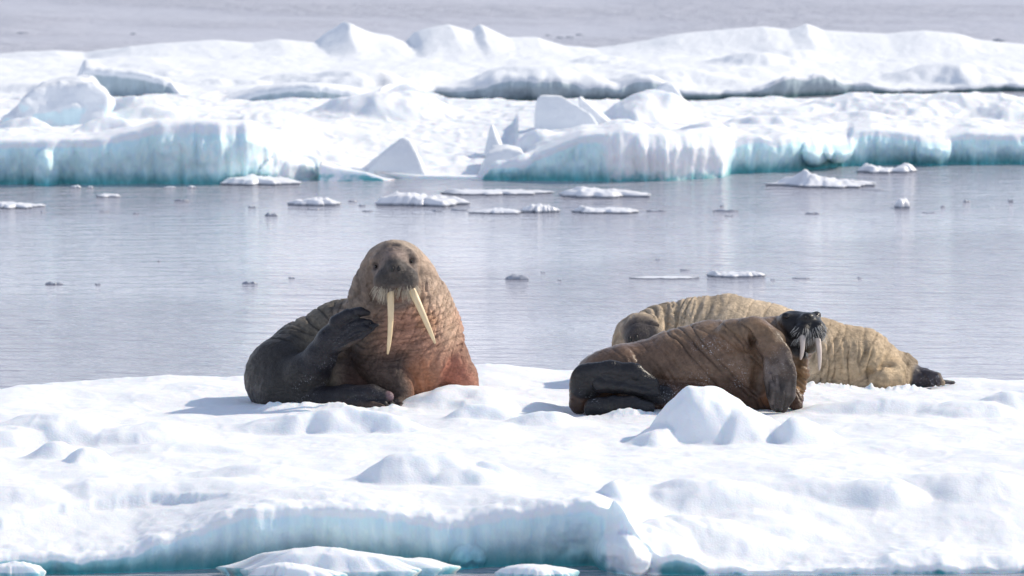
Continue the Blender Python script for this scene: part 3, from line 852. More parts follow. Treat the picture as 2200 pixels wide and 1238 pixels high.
    c = blend(c, near(V, [P(832, 590, -.68), P(850, 578, -.7), P(872, 588, -.68)], .09, .18)*.95, (.066, .058, .052))
    c = blend(c, near(V, [P(849, 552, -.5)], .05, .14)*.45, (.32, .24, .205))
    c = blend(c, np.maximum(near(V, [P(807, 573, -.42)], .03, .065), near(V, [P(884, 562, -.42)], .03, .065))*.8, (.07, .055, .05))
    c = blend(c, near(V, [P(854, 632, -.58)], .05, .12)*.8, (.20, .115, .08))
    c = blend(c, near(V, [P(730, 850, -.1), P(770, 835, -.1)], .1, .3)*sstep(780, 820, py)*(1 - limb)*.85, (.16, .075, .055))
    c = blend(c, limb, (.016, .0155, .020))
    c = blend(c, near(V, [P(838, 850, -.72)], .03, .06)*.7, (.22, .14, .16))
    c = blend(c, near(V, [P(755, 752, -.6), P(772, 738, -.62)], .02, .06)*.5, (.16, .10, .09))
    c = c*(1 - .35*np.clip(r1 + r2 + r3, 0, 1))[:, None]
    c = c*(1 + .25*warts)[:, None]*np.array((1.0, .97, .97))
    wet = np.clip(limb*.8 + sstep(660, 600, px)*.55, 0, 1)
    frost = np.clip(near(V, [P(640, 850, -.5), P(680, 812, -.5), P(706, 775, -.5)], .04, .15)*.6 + limb*.08 + near(V, [P(865, 862, -.6)], .05, .12)*.5, 0, 1)
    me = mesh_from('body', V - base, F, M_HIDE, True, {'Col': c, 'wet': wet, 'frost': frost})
    link('body', me, o)
    tusk(o, base, P(838, 618, -.64), P(843, 690, -.80), P(833, 761, -.74), 7.8/S, M_TUSK)
    tusk(o, base, P(881, 615, -.63), P(905, 665, -.80), P(935, 738, -.76), 8.8/S, M_TUSK)
    ball_part('eye', o, base, P(807, 573, -.412), (.013, .014, .014), M_EYE)
    ball_part('eye', o, base, P(884, 562, -.417), (.012, .014, .014), M_EYE)
    ball_part('nostril', o, base, P(843, 579, -.718), (.015, .012, .025), M_NOSTRIL)
    ball_part('nostril', o, base, P(857, 577, -.718), (.015, .012, .025), M_NOSTRIL)
    rg = np.random.default_rng(8)
    for (cx, cy, sg) in ((832, 606, -1), (873, 603, 1)):
        roots, dirs, lens = [], [], []
        cc = P(cx, cy, -.60)
        for i in range(110):
            a = rg.uniform(-1.15, 1.15); e = rg.uniform(.25, 1.2)
            n = np.array((math.sin(a + .25*sg)*math.cos(e), -math.cos(a)*math.cos(e), -math.sin(e)))
            roots.append(cc + n*np.array((29/S, .125, 29/S))*.97)
            d = n*np.array((.75, .7, .6)) + np.array((.12*sg, 0, -.75)); dirs.append(d/np.linalg.norm(d))
            lens.append(rg.uniform(.05, .085))
        whiskers(o, base, roots, dirs, lens, .0016, M_WHISK, (0, .05, -.25))
sitting_walrus()
print('w1', round(time.time() - T0, 1))

# ------------------------------------------------------------------ dark walrus lying on its side
def reclining_walrus():
    Yc = 58.75
    o, base = walrus((1500, 888), Yc, 'dark brown wet walrus lying on its side with black hind flippers towards the viewer')
    S = FPX/Yc
    def P(px, py, dy): return at_y(px, py, Yc + dy)
    def C(*rows): return [(P(a, b, c), r/S) for a, b, c, r in rows]
    lo = P(1205, 900, 0); hi = P(1800, 650, 0)
    fd = Field((lo[0], Yc - .75, base[2] - .12), (hi[0], Yc + .55, hi[2] + .06), .0115)
    spine = C((1292, 818, .05, 60), (1345, 810, .08, 69), (1400, 806, .08, 76), (1460, 793, .08, 87), (1530, 782, .08, 93), (1600, 777, .08, 91), (1650, 768, .08, 88), (1684, 742, .06, 62), (1712, 712, .0, 42))
    fd.chain(spine, .05)
    fd.chain(C((1340, 800, -.02, 60), (1310, 806, 0, 58)), .04)
    fd.chain(C((1640, 815, .02, 78), (1660, 800, .05, 70)), .05)
    # head
    fd.ball(P(1705, 705, -.06), (42/S, .17, 38/S), .03)
    fd.ball(P(1735, 704, -.14), (34/S, .17, 34/S), .03)
    fd.ball(P(1724, 716, -.26), (23/S, .10, 25/S), .02); fd.ball(P(1756, 712, -.24), (20/S, .10, 25/S), .02)
    fd.ball(P(1741, 742, -.20), (17/S, .09, 18/S), .02)
    fd.ball(P(1735, 683, -.24), (15/S, .06, 12/S), .02)
    fd.ball(P(1690, 680, -.14), (12/S, .05, 9/S), .015); fd.ball(P(1754, 677, -.12), (10/S, .05, 8/S), .015)
    fd.chain(C((1726, 741, -.33, 3), (1742, 730, -.34, 4), (1758, 736, -.31, 3)), .01, True)
    # chest folds under the chin
    fd.chain(C((1722, 770, -.12, 16), (1722, 800, -.12, 18), (1712, 835, -.08, 20)), .03)
    # near fore flipper: shoulder, then a broad paddle hanging to the snow
    fd.chain(C((1575, 725, -.20, 40), (1620, 718, -.30, 36), (1655, 740, -.38, 36)), .045)
    fd.chain(C((1640, 728, -.40, 30), (1668, 762, -.45, 31), (1676, 800, -.48, 33), (1677, 840, -.49, 31), (1672, 868, -.47, 20)), .03, flat=(.25, 1, .1), fs=2.4)
    fd.chain(C((1660, 735, -.44, 16), (1686, 768, -.47, 13), (1698, 808, -.50, 12), (1696, 850, -.50, 11), (1684, 880, -.47, 7)), .02)
    for a in ((1656, 806, 1658, 866), (1670, 812, 1668, 876), (1683, 815, 1677, 880)):
        fd.chain(C((a[0], a[1], -.54, 5), ((a[0] + a[2])/2 + 1, (a[1] + a[3])/2, -.565, 6.5), (a[2], a[3], -.54, 5)), .008)
    fd.chain(C((1648, 775, -.48, 9), (1648, 815, -.51, 8), (1655, 850, -.51, 7)), .012)
    fd.chain(C((1664, 790, -.56, 5), (1660, 815, -.57, 6)), .02, True)
    # armpit
    fd.chain(C((1606, 704, -.44, 2), (1617, 730, -.43, 7), (1629, 765, -.36, 14), (1633, 800, -.31, 18), (1627, 838, -.29, 17)), .03, True)
    fd.chain(C((1650, 868, -.34, 16), (1630, 862, -.36, 14)), .03, True)
    # far fore flipper
    fd.chain(C((1690, 840, -.16, 26), (1706, 858, -.24, 20), (1712, 872, -.30, 13)), .03)
    # hind flippers
    fd.chain(C((1275, 830, -.12, 50), (1258, 830, -.28, 36)), .04)
    fd.chain(C((1262, 815, -.34, 36), (1310, 805, -.42, 30), (1360, 808, -.44, 27), (1398, 828, -.44, 20)), .03, flat=(0, 1, .15), fs=1.6)
    fd.chain(C((1290, 826, -.44, 18), (1340, 832, -.46, 14), (1385, 842, -.46, 12), (1412, 845, -.44, 8)), .014)
    fd.chain(C((1295, 805, -.50, 4), (1345, 812, -.52, 5), (1395, 832, -.51, 5)), .012, True)
    fd.chain(C((1250, 850, -.26, 28), (1244, 868, -.30, 22)), .03)
    fd.chain(C((1278, 878, -.46, 24), (1320, 876, -.54, 25), (1360, 874, -.54, 22), (1395, 876, -.50, 13)), .02, flat=(0, 1, .1), fs=1.5)
    fd.chain(C((1320, 878, -.64, 3), (1360, 880, -.64, 4), (1395, 884, -.60, 4)), .012, True)
    fd.chain(C((1350, 848, -.28, 26), (1440, 855, -.26, 30), (1500, 858, -.26, 34)), .05)
    fd.creases(P, S, [((1448, 712), (1500, 742), (1560, 798)), ((1488, 700), (1540, 722), (1590, 760)), ((1532, 698), (1584, 724), (1612, 752)), ((1404, 732), (1440, 770), (1462, 800)), ((1352, 746), (1372, 770), (1384, 790)),
                      ((1656, 676), (1676, 706), (1706, 746)), ((1420, 815), (1500, 822), (1560, 840))], 2.8, .02)
    fd.above(base[2] - .09)
    V, F = fd.mesh()
    V = relax(V, F, 2, .5); Nn = vnormals(V, F)
    px = V[:, 0]/V[:, 1]*FPX + W0/2
    py = H0/2 + FPX*np.tan(np.arctan2(HC - V[:, 2], V[:, 1]) - PITCH)
    a_, d_ = along(V, [p for p, r in spine])
    hind = np.maximum(near(V, [P(1255, 818, -.38), P(1310, 812, -.46), P(1360, 816, -.46), P(1412, 838, -.46)], .145, .19),
                      near(V, [P(1275, 878, -.5), P(1320, 876, -.54), P(1400, 878, -.5)], .11, .15))*sstep(-.14, -.24, V[:, 1] - Yc)
    paddle = near(V, [P(1665, 770, -.50), P(1676, 820, -.52), P(1670, 875, -.5)], .14, .19)*sstep(-.30, -.38, V[:, 1] - Yc)
    head = near(V, [P(1705, 700, -.06), P(1735, 712, -.2)], .22, .27)*sstep(1672, 1690, px + (py - 700)*-.35)
    bodym = (1 - hind)*(1 - paddle)*(1 - head)
    V, r1 = folds(V, Nn, a_ - .75*(py - 800)/S, 5.0, .014, bodym*sstep(1380, 1420, px), 601, .15, .88)
    V, r2 = folds(V, Nn, a_*1.0, 16, .010, bodym*sstep(1640, 1690, px), 611, .8, .7)
    V, r3 = folds(V, Nn, a_ - .6*(py - 800)/S, 16, .005, bodym, 621, 1.2, .80)
    V = V + Nn*(.004*fbm(V[:, 0]*16, V[:, 1]*16, V[:, 2]*16, 88, 3))[:, None]
    nz = fbm(V[:, 0]*2.5, V[:, 1]*2.5, V[:, 2]*2.5, 82, 3)
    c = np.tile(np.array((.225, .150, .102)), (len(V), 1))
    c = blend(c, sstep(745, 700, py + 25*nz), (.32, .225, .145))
    c = blend(c, sstep(800, 850, py + 30*nz)*.8, (.115, .066, .046))  # belly darker towards the snow; its shade is put into the colour
    c = blend(c, near(V, [P(1640, 720, -.35)], .03, .16)*.6, (.30, .15, .06))
    c = blend(c, near(V, [P(1650, 868, -.3)], .05, .14)*.5, (.30, .12, .04))
    c = blend(c, near(V, [P(1718, 790, -.2), P(1718, 840, -.15)], .04, .13)*.8, (.34, .20, .085))
    c = blend(c, sstep(1650, 1690, px)*sstep(770, 730, py)*.6, (.17, .125, .085))
    c = blend(c, head, (.028, .028, .031))
    c = blend(c, near(V, [P(1741, 742, -.24)], .06, .11), (.085, .068, .045))
    c = blend(c, near(V, [P(1770, 715, -.2)], .03, .08)*.5, (.3, .29, .27))
    c = blend(c, hind, (.026, .027, .032))
    c = blend(c, sstep(1262, 1240, px)*(1 - hind)*.8, (.06, .036, .025))
    c = blend(c, paddle*sstep(700, 830, py + 70*nz), (.060, .052, .049))
    c = blend(c, paddle*sstep(.0, .5, fbm(V[:, 0]*9, V[:, 1]*4, V[:, 2]*4, 93, 3))*.55*sstep(735, 790, py), (.24, .205, .19))
    c = blend(c, near(V, [P(1620, 740, -.42), P(1628, 780, -.42), P(1624, 840, -.42)], .05, .10)*.7, (.05, .03, .02))  # armpit shadow painted into the hide colour
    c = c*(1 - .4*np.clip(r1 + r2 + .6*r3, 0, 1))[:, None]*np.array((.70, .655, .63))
    wet = np.clip(.95 + .05*hind, 0, 1)
    frost = np.clip(near(V, [P(1500, 745, -.3), P(1540, 755, -.3)], .05, .2)*.75 + near(V, [P(1430, 845, -.3), P(1600, 810, -.33)], .05, .2)*.5
                    + near(V, [P(1250, 830, -.4), P(1275, 870, -.5)], .04, .12)*.6 + paddle*.15, 0, 1)
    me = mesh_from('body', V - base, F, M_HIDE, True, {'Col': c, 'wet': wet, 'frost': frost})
    link('body', me, o)
    tusk(o, base, P(1723, 716, -.31), P(1727, 745, -.42), P(1720, 773, -.40), 7.0/S, M_TUSKP)
    tusk(o, base, P(1756, 724, -.29), P(1763, 760, -.40), P(1760, 796, -.38), 6.6/S, M_TUSKP)
    ball_part('eye', o, base, P(1690, 681, -.185), (.020, .014, .016), M_EYE)
    ball_part('eye', o, base, P(1754, 678, -.165), (.018, .014, .015), M_EYE)
    ball_part('nostril', o, base, P(1730, 682, -.296), (.010, .010, .014), M_NOSTRIL)
    ball_part('nostril', o, base, P(1741, 681, -.296), (.010, .010, .014), M_NOSTRIL)
    rg = np.random.default_rng(9)
    for (cx, cy, dy, rx, sg) in ((1724, 716, -.26, 23, -1), (1756, 712, -.24, 20, 1)):
        roots, dirs, lens = [], [], []
        cc = P(cx, cy, dy)
        for i in range(75):
            a = rg.uniform(-1.1, 1.1); e = rg.uniform(-.75, .8)
            n = np.array((math.sin(a)*math.cos(e), -math.cos(a)*math.cos(e), -math.sin(e)))
            roots.append(cc + n*np.array((rx/S, .10, 25/S))*.97)
            d = n*np.array((.6, .8, .4)) + np.array((.35*sg, 0, -.75)); dirs.append(d/np.linalg.norm(d))
            lens.append(rg.uniform(.04, .065))
        whiskers(o, base, roots, dirs, lens, .0016, M_WHISKW, (0, .05, -.2))
reclining_walrus()
print('w2', round(time.time() - T0, 1))

# ------------------------------------------------------------------ pale walrus asleep behind it
def sleeping_walrus():
    Yc = 61.25
    o, base = walrus((1700, 828), Yc, 'pale tan wrinkled walrus stretched out asleep behind the dark one')
    S = FPX/Yc
    def P(px, py, dy): return at_y(px, py, Yc + dy)
    def C(*rows): return [(P(a, b, c), r/S) for a, b, c, r in rows]
    lo = P(1295, 840, 0); hi = P(2075, 615, 0)
    fd = Field((lo[0], Yc - .75, base[2] - .10), (hi[0], Yc + .55, hi[2] + .06), .013)
    spine = C((1374, 726, -.12, 56), (1430, 728, -.02, 75), (1500, 732, 0, 93), (1560, 737, 0, 104), (1640, 752, 0, 100), (1750, 772, 0, 89), (1850, 788, 0, 82), (1912, 806, 0, 55), (1952, 806, .02, 30))
    fd.chain(spine, .06)
    fd.chain(C((1360, 745, -.12, 45), (1400, 790, -.1, 60)), .05)
    fd.chain(C((1700, 790, -.05, 70), (1840, 795, -.05, 62)), .05)
    # head turned to the viewer
    fd.ball(P(1380, 712, -.30), (50/S, .20, 40/S), .04)
    fd.ball(P(1378, 724, -.45), (36/S, .14, 32/S), .03)
    fd.ball(P(1362, 728, -.54), (20/S, .06, 18/S), .03)
    fd.ball(P(1404, 718, -.46), (26/S, .10, 30/S), .025)
    fd.chain(C((1340, 700, -.44, 4), (1372, 688, -.49, 5), (1408, 698, -.50, 5), (1424, 730, -.48, 4)), .02, True)
    fd.ball(P(1353, 729, -.60), (4/S, .03, 6/S), .01, True); fd.ball(P(1366, 726, -.605), (4/S, .03, 6/S), .01, True)
    fd.chain(C((1358, 682, -.28, 2), (1360, 698, -.36, 3)), .01, True)
    # hip and knee
    fd.chain(C((1905, 800, -.12, 40), (1925, 805, -.22, 30), (1930, 822, -.28, 22)), .04)
    fd.chain(C((1840, 826, -.30, 16), (1895, 812, -.34, 24), (1930, 818, -.28, 22)), .025)
    fd.chain(C((1828, 830, -.44, 8), (1858, 812, -.46, 6), (1885, 795, -.44, 5), (1920, 785, -.38, 3)), .02, True)
    # hind flipper with toes, and the tail stub
    fd.chain(C((1945, 775, .05, 20), (1964, 782, .06, 11)), .02)
    fd.chain(C((1950, 808, -.02, 24), (1985, 812, -.02, 20), (2000, 818, -.02, 15)), .03)
    for a in ((1975, 805, 2002, 826), (1985, 803, 2016, 826), (1993, 803, 2026, 824)):
        fd.chain(C((a[0], a[1], -.06, 10), ((a[0]+a[2])/2 + 4, a[1] + 5, -.10, 9), (a[2], a[3], -.12, 6)), .008)
    fd.chain(C((2010, 820, .05, 7), (2050, 822, .12, 4)), .012)
    # long flank creases
    for x0, y0, x1, y1 in ((1856, 735, 1855, 815), (1876, 757, 1862, 810), (1888, 762, 1866, 806), (1830, 740, 1838, 820), (1812, 730, 1826, 818), (1792, 728, 1806, 818), (1778, 735, 1790, 815), (1768, 745, 1774, 815)):
        fd.creases(P, S, [((x0, y0), ((x0+x1)/2 + 2, (y0+y1)/2), (x1, y1))], 3.2, .025)
    fd.creases(P, S, [((1826, 826), (1848, 812), (1868, 800), (1890, 788), (1918, 784)), ((1950, 770), (1955, 795), (1948, 818))], 5.0, .03)
    fd.creases(P, S, [((1978, 800), (1990, 812), (1998, 828)), ((1990, 802), (2003, 813), (2011, 827)), ((2000, 806), (2013, 815), (2021, 826))], 3.0, .008)
    fd.creases(P, S, [((1358, 674), (1358, 692)), ((1424, 690), (1450, 705), (1462, 718)), ((1410, 678), (1440, 688), (1470, 712)), ((1440, 668), (1475, 685), (1492, 704)), ((1460, 662), (1495, 680), (1510, 700))], 2.2, .012)
    fd.above(base[2] - .05)
    V, F = fd.mesh()
    V = relax(V, F, 2, .5); Nn = vnormals(V, F)
    px = V[:, 0]/V[:, 1]*FPX + W0/2
    py = H0/2 + FPX*np.tan(np.arctan2(HC - V[:, 2], V[:, 1]) - PITCH)
    a_, d_ = along(V, [p for p, r in spine])
    face = near(V, [P(1378, 722, -.45)], .17, .23)
    flip = near(V, [P(1965, 812, -.02), P(2000, 816, -.05), P(2050, 822, .1)], .11, .15)*sstep(1945, 1965, px + (py - 800)*.3)
    neck = sstep(1560, 1480, px)*(1 - face)
    V, r1 = folds(V, Nn, a_ + .22*(py - 690)/S, 17, .018, neck, 701, .8, .64)
    flank = sstep(1700, 1770, px)*sstep(1940, 1900, px)*sstep(715, 770, py)
    V, r2 = folds(V, Nn, a_ - .12*(py - 760)/S, 12, .014, flank, 711, .9, .66)
    V, r3 = folds(V, Nn, a_ + .3*(py - 690)/S, 9, .010, (1 - face)*(1 - flip), 721, .6, .8)
    V = V + Nn*(.005*fbm(V[:, 0]*15, V[:, 1]*15, V[:, 2]*15, 98, 3))[:, None]
    nz = fbm(V[:, 0]*2.5, V[:, 1]*2.5, V[:, 2]*2.5, 83, 3)
    c = np.tile(np.array((.60, .485, .335)), (len(V), 1))
    c = blend(c, sstep(.0, .6, nz)*.5, (.48, .38, .26))
    c = blend(c, sstep(1740, 1800, px)*.65, (.46, .345, .21))
    c = blend(c, sstep(1420, 1340, px)*.6, (.38, .30, .22))
    c = blend(c, near(V, [P(1880, 780, -.3), P(1930, 800, -.25)], .08, .2)*.5, (.62, .47, .28))
    c = blend(c, face*.85, (.15, .125, .105))
    c = blend(c, near(V, [P(1372, 718, -.54)], .12, .22), (.075, .065, .062))
    c = blend(c, near(V, [P(1418, 735, -.44)], .03, .08)*.7, (.36, .19, .11))
    c = blend(c, flip, (.055, .050, .058))
    c = blend(c, sstep(1935, 1955, px)*(1 - flip)*.6, (.20, .155, .10))
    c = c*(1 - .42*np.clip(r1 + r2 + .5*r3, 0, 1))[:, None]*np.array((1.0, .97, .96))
    frost = np.clip(near(V, [P(1905, 828, -.3)], .04, .1)*.5 + flip*.4, 0, 1)
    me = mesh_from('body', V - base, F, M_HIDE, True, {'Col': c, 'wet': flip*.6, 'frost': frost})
    link('body', me, o)
    ball_part('nostril', o, base, P(1352, 729, -.600), (.019, .014, .027), M_NOSTRIL)
    ball_part('nostril', o, base, P(1367, 726, -.605), (.019, .014, .027), M_NOSTRIL)
sleeping_walrus()
print('w3', round(time.time() - T0, 1))

# ------------------------------------------------------------------ floating ice
def chunk(x0, x1, ytop, ybot, label, seed, mat=M_PLATE, depth=None, snowy=True, peaks=(), group=None, name='ice_chunk', lift=.0, thick=None, cat='ice', rough=1.0):
    """a floating piece: px extent, px top, px of the front waterline"""
    if ybot < 700: ytop = ybot - (ybot - ytop)*.74
    Yf = y_of(ybot); w = (x1 - x0)/FPX*Yf
    d = depth if depth else min(max(.35*w, .12), 1.1)
    Yc = Yf + d/2
    cx = x_at((x0 + x1)/2, Yc)
    htot = max(z_at(ytop, Yc), .012)
    th = thick if thick else min(.045, htot*(.4 if snowy else .3))
    nr, ns = (22, 110) if w > .5 else (9, 36)
    th_ = np.linspace(0, 2*math.pi, ns, endpoint=False)
    rr = 1 + .42*fbm(np.cos(th_)*1.8 + seed, np.sin(th_)*1.8, 0, seed, 5, .6)
    ex = np.cos(th_)*rr; ey = np.sin(th_)*rr
    ex = ex/np.abs(ex).max(); ey = ey/np.abs(ey).max()
    V, A = [], []
    for i in range(nr):
        rho = i/(nr - 1)
        X = ex*rho*w/2; Y = ey*rho*d/2
        hh = th*(1 - .25*rho**6)
        n = fbm(X*7/max(w, .4) + seed*3, Y*4/max(w, .4), 0, seed + 3, 4)
        edge = 1 - sstep(.60 if htot > .2 else .84, 1.0, rho)
        pk = 0*X
        for (fx, fh, fw) in peaks:
            pk = np.maximum(pk, fh*np.clip(1 - np.sqrt(((X/w + .5 - fx)/fw)**2 + (Y/d/.8)**2), 0, 1)**.9)
        Z = hh + (htot - th)*edge*(pk*(.85 + .35*n*rough) + .30*rough*np.abs(n)) + .022*min(1, htot/.15)*rough*edge*np.abs(fbm(X*8, Y*6, 0, seed + 9, 4, .55))
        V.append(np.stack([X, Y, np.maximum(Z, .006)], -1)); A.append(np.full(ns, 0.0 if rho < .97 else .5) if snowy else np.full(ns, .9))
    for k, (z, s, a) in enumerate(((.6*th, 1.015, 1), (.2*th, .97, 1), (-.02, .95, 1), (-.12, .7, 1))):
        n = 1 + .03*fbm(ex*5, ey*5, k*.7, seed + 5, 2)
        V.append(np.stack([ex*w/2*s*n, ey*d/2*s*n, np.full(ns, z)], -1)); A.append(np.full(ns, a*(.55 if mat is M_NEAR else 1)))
    V = np.concatenate(V); A = np.concatenate(A)
    F = grid_faces(nr + 4, ns, True)
    o = link(name, mesh_from(name, V, F, mat, True, {'ice': A}), None, (cx, Yc, lift))
    return tag(o, label, cat, group)

PL = 'snow covered ice pieces floating on the water'
SEA = [
  # x0, x1, top, bottom, label, peaks, depth
  (458, 650, 369, 401, 'flat white snowy floe tight under the tall fluted blue wall', ((.45, 1, .5),), 1.0, M_PLATE),
  (205, 261, 411, 425, 'small square white topped plate on the dark water below the blue wall', ((.5, .5, .6),), .35, M_PLATE),
  (-40, 104, 428, 450, 'white plate with a dark brown edge cut by the left picture border', ((.3, 1, .5),), .8, M_PLATE),
  (617, 734, 416, 444, 'small white plate with one snow lump in its middle, beside the big mound', ((.55, 1, .35), (.2, .4, .3)), .5, M_PLATE),
  (803, 1012, 399, 446, 'biggest rounded snow mound drifting on the open water', ((.30, 1, .42), (.62, .55, .4), (.88, .3, .2)), 1.2, M_PLATE),
  (940, 1192, 398, 421, 'long low plate just behind the big snow mound', ((.12, 1, .16), (.5, .3, .5)), .8, M_PLATE),
  (1186, 1400, 394, 427, 'crusty white plate in front of the fluted middle wall', ((.35, 1, .3), (.15, .5, .2), (.6, .7, .3)), .9, M_PLATE),
  (1005, 1128, 443, 461, 'flat crusty plate with dark front edge, below the long low plate', ((.6, 1, .4),), .55, M_PLATE),
  (1118, 1205, 430, 459, 'little plate with a raised snow heap, between two flatter plates', ((.45, 1, .45),), .5, M_PLATE),
  (1226, 1375, 437, 460, 'crusty white plate to the right of the raised heap plate', ((.18, 1, .2), (.6, .6, .4)), .6, M_PLATE),
  (1640, 1898, 352, 406, 'wide grey edged plate carrying a tall snow heap', ((.33, 1, .17), (.20, .45, .12), (.46, .4, .2)), 1.4, M_PLATE),
  (1832, 1970, 341, 374, 'white snow piece with a knobbly end, beside the blue wall', ((.85, 1, .2), (.25, .8, .2)), .7, M_PLATE),
  (1920, 1956, 416, 449, 'single upright white lump alone on the water', ((.5, 1, .6),), .35, M_PLATE),
  (1513, 1646, 573, 598, 'thin plate with a small peak at one end, above the pale walrus', ((.12, 1, .14), (.75, .6, .25), (.5, .2, .3)), .45, M_PLATE),
  (1350, 1512, 589, 600, 'thin sheet of slush ice trailing from the peaked plate', (), .35, M_PLATE),
  (1085, 1141, 585, 602, 'clear grey chunk of melting ice between the walrus groups', ((.3, 1, .3), (.65, .8, .3)), .22, M_DARK),
  (458, 990, 1166, 1248, 'large flat snowy plate floating against the near blue edge', ((.42, 1, .5), (.9, .55, .18), (.2, .3, .3)), .62, M_PLATE),
  (520, 745, 1204, 1258, 'low snow piece lying in front of the large flat plate', ((.4, 1, .5),), .35, M_PLATE),
  (1062, 1245, 1211, 1254, 'small white floe by the dark gap at the bottom', ((.4, 1, .5),), .45, M_PLATE),
  (-60, 95, 1204, 1250, 'white floe in the bottom left corner', ((.6, 1, .5),), .3, M_PLATE),
]
for i, (a, b, c, d, lab, pk, dep, mt) in enumerate(SEA):
    big = c > 1100
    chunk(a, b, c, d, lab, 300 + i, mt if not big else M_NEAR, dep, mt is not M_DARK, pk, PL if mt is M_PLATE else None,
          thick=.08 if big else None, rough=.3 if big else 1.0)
SM = [(95, 136, 603, 612), (204, 217, 606, 613), (518, 554, 601, 611), (568, 598, 453, 465), (374, 410, 425, 433), (531, 552, 440, 447), (748, 768, 429, 434), (770, 788, 437, 443), (778, 802, 450, 455),
      (928, 952, 448, 455), (968, 1006, 446, 453), (1384, 1432, 449, 455), (1530, 1592, 447, 455), (1728, 1760, 454, 460), (2068, 2086, 427, 435), (2164, 2176, 424, 435), (1556, 1576, 461, 465), (1546, 1556, 438, 444),
      (1460, 1482, 577, 581), (1160, 1172, 582, 586), (1408, 1418, 555, 559), (1198, 1208, 599, 603), (1842, 1852, 594, 598), (213, 236, 451, 455), (338, 346, 558, 562), (620, 634, 595, 598), (88, 100, 452, 457), (660, 690, 447, 451),
      (1655, 1665, 598, 602), (1700, 1740, 596, 599), (1980, 2010, 455, 458), (2020, 2030, 440, 446), (1850, 1900, 407, 409), (286, 300, 455, 460)]
SL = {0: 'flat dark ice scrap far out on the left water, level with the sitting walrus head', 2: 'long thin dark ice scrap beside the sitting walrus head', 3: 'knobbly dark scrap below the plate with one snow lump',
      4: 'thin dark strip of ice right of the small square plate', 11: 'long dark strip of ice trailing right of the crusty plates', 12: 'broad thin grey strip of ice on the right water', 13: 'short grey strip of ice below the wide grey edged plate',
      14: 'flat dark speck at the far right, left of the rounder one', 15: 'round dark speck nearest the right border', 9: 'dark strip just below the big snow mound', 10: 'longer dark strip below the big mound, touching the flat crusty plate'}
def scrap_label(i, a, c):
    if i in SL: return SL[i]
    if c < 500: return 'tiny dark ice speck among the drifting plates' if 500 < a < 1450 else 'tiny dark ice speck on the quiet water aside from the plates'
    return 'tiny dark ice speck on the open water between the walruses and the plates'
for i, (a, b, c, d) in enumerate(SM):
    chunk(a, b, c, d, scrap_label(i, a, c), 500 + i, M_DARK, None, False, ((.3, 1, .25), (.7, .8, .25)), 'dark ice scraps on the water', 'ice_scrap')
WS = [(152, 176, 396, 404), (188, 202, 398, 404), (352, 380, 399, 404), (402, 424, 397, 404)]
for i, (a, b, c, d) in enumerate(WS):
    chunk(a, b, c, d, 'small white lump of ice at the foot of the tall blue wall', 540 + i, M_PLATE, None, True, ((.5, 1, .5),), 'white ice lumps below the wall', 'ice_scrap')
FS = [(38, 66, 68, 72), (282, 296, 69, 74), (1170, 1186, 74, 77), (1194, 1212, 78, 82), (1214, 1234, 77, 81), (1234, 1254, 72, 76), (2128, 2160, 80, 90)]
for i, (a, b, c, d) in enumerate(FS):
    chunk(a, b, c, d, 'far dark speck of ice on the water beyond the farthest floe', 560 + i, M_DARK, None, False, ((.4, 1, .4),), 'far ice specks', 'ice_scrap')

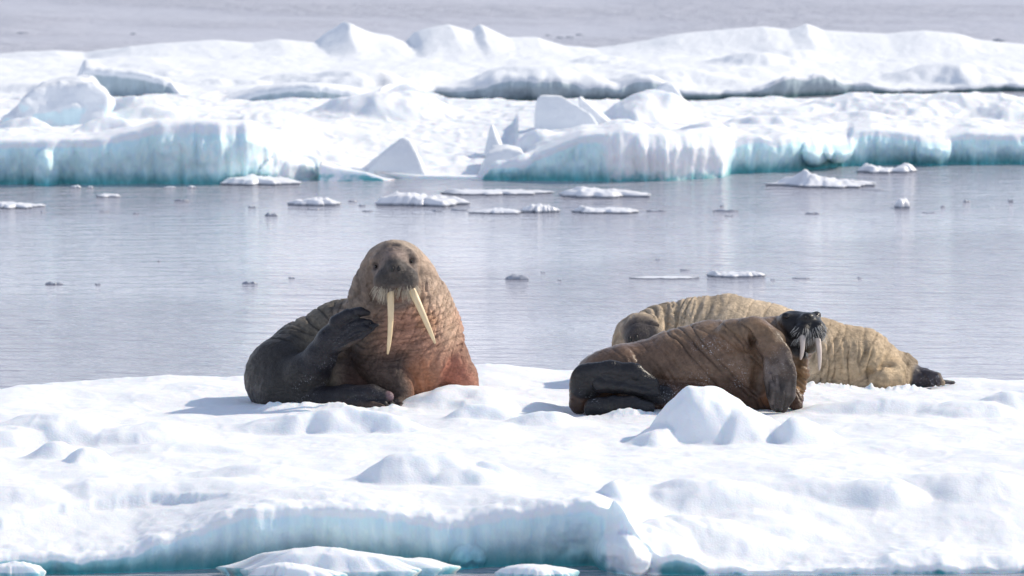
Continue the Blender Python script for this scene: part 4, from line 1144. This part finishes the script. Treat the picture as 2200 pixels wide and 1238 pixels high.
# ------------------------------------------------------------------ blocks of ice
def block(pts_px, Yc, thick, label, seed, rough=.02, round_=.05, mat=M_BERG, lean=0.0, ice=.3, sink=.12, group='upended ice blocks on the far floe'):
    """an upended lump: outline given as seen from the front, given its own thickness, chamfered and weathered"""
    rg = np.random.default_rng(seed)
    P2 = np.array([at_y(a, b, Yc) for a, b in pts_px])
    base = np.array((P2[:, 0].mean(), Yc, P2[:, 2].min()))
    q = P2 - base
    h = max(.02, (q[:, 0].max() - q[:, 0].min())/46)
    lo = np.array((q[:, 0].min() - .1, -thick*.7 - .1, -sink)); hi = np.array((q[:, 0].max() + .1, thick*.7 + .1, q[:, 2].max() + .12))
    fd = Field(lo, hi, h)
    X = fd.ax[0][:, None, None]; Y = fd.ax[1][None, :, None]; Z = fd.ax[2][None, None, :]
    d = np.full(fd.d.shape, -9.0, np.float32)
    nrm = []
    n = len(q)
    for i in range(n):
        a, b = q[i], q[(i+1) % n]
        e = b - a
        nx, nz = -e[2], e[0]
        if nx*(q[:, 0].mean() - a[0]) + nz*(q[:, 2].mean() - a[2]) > 0: nx, nz = -nx, -nz
        l = math.hypot(nx, nz) + 1e-9; nx /= l; nz /= l
        if nz < -.6: continue
        ny = rg.uniform(-.12, .12)
        nrm.append((nx, ny, nz, nx*a[0] + nz*a[2]))
    top = q[:, 2].max()
    for s in (-1, 1):
        tl = rg.uniform(.25, .5)
        nrm.append((rg.uniform(-.15, .15), s, tl, thick/2 + tl*top*.35))
    for nx, ny, nz, c in nrm:
        l = math.sqrt(nx*nx + ny*ny + nz*nz)
        pl = ((nx*X + ny*Y + nz*Z) - c)/l
        d = -smin(-d, -pl, round_)
    w = X + 0*Y + 0*Z
    nn = fbm(w*2.2, (Y + 0*w)*2.2, (Z + 0*w)*2.2, seed, 4)
    fd.d = (d - round_*.35 + rough*2.0*nn).astype(np.float32)
    V, F = fd.mesh(); V = relax(V, F, 1, .5)
    Nn = vnormals(V, F)
    A = ice*sstep(.55, .1, Nn[:, 2])*sstep(top*.75, 0, V[:, 2])
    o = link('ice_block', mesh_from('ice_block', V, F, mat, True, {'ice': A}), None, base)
    tag(o, label, 'ice block', group)
    return o
block([(25, 255), (95, 182), (140, 171), (205, 178), (237, 222), (225, 252)], 102.0, 1.6, 'big rounded snow capped boulder with a turquoise foot near the left border', 901, .035, .10, ice=1.0)
block([(762, 384), (800, 345), (868, 298), (884, 303), (920, 384)], 97.3, 1.0, 'smooth white pyramid standing at the water line of the far floe', 902, .012, .04, ice=.25)
block([(1150, 292), (1152, 225), (1160, 206), (1205, 206), (1268, 250), (1290, 292)], 99.6, .6, 'upright white slab with a slanting top edge on the far floe', 903, .014, .035, ice=.3)
block([(1255, 285), (1242, 212), (1250, 205), (1300, 250), (1345, 285)], 99.9, .45, 'thin pointed fin of ice leaning beside the upright slab', 904, .012, .03, ice=.8)
block([(1045, 318), (1052, 278), (1058, 270), (1066, 285), (1080, 318)], 98.6, .3, 'narrow little ice spike between the pyramid and the slab', 905, .01, .02, ice=.2)
block([(1036, 362), (1052, 325), (1085, 315), (1120, 322), (1134, 362)], 97.2, .6, 'low rounded ice lump just left of the fluted middle wall', 906, .015, .05, ice=.2)
block([(686, 388), (690, 350), (720, 356), (835, 386)], 96.4, .35, 'thin tilted greenish plate of ice leaning at the waterline', 907, .012, .025, ice=1.6, mat=M_FAR)
block([(1385, 240), (1392, 205), (1425, 182), (1440, 184), (1482, 245)], 103.2, .9, 'pale pointed peak of ice behind the upright slab', 908, .012, .05, ice=.25)
print('done', round(time.time() - T0, 1), 'tris', sum(len(m.polygons)*2 for m in bpy.data.meshes))
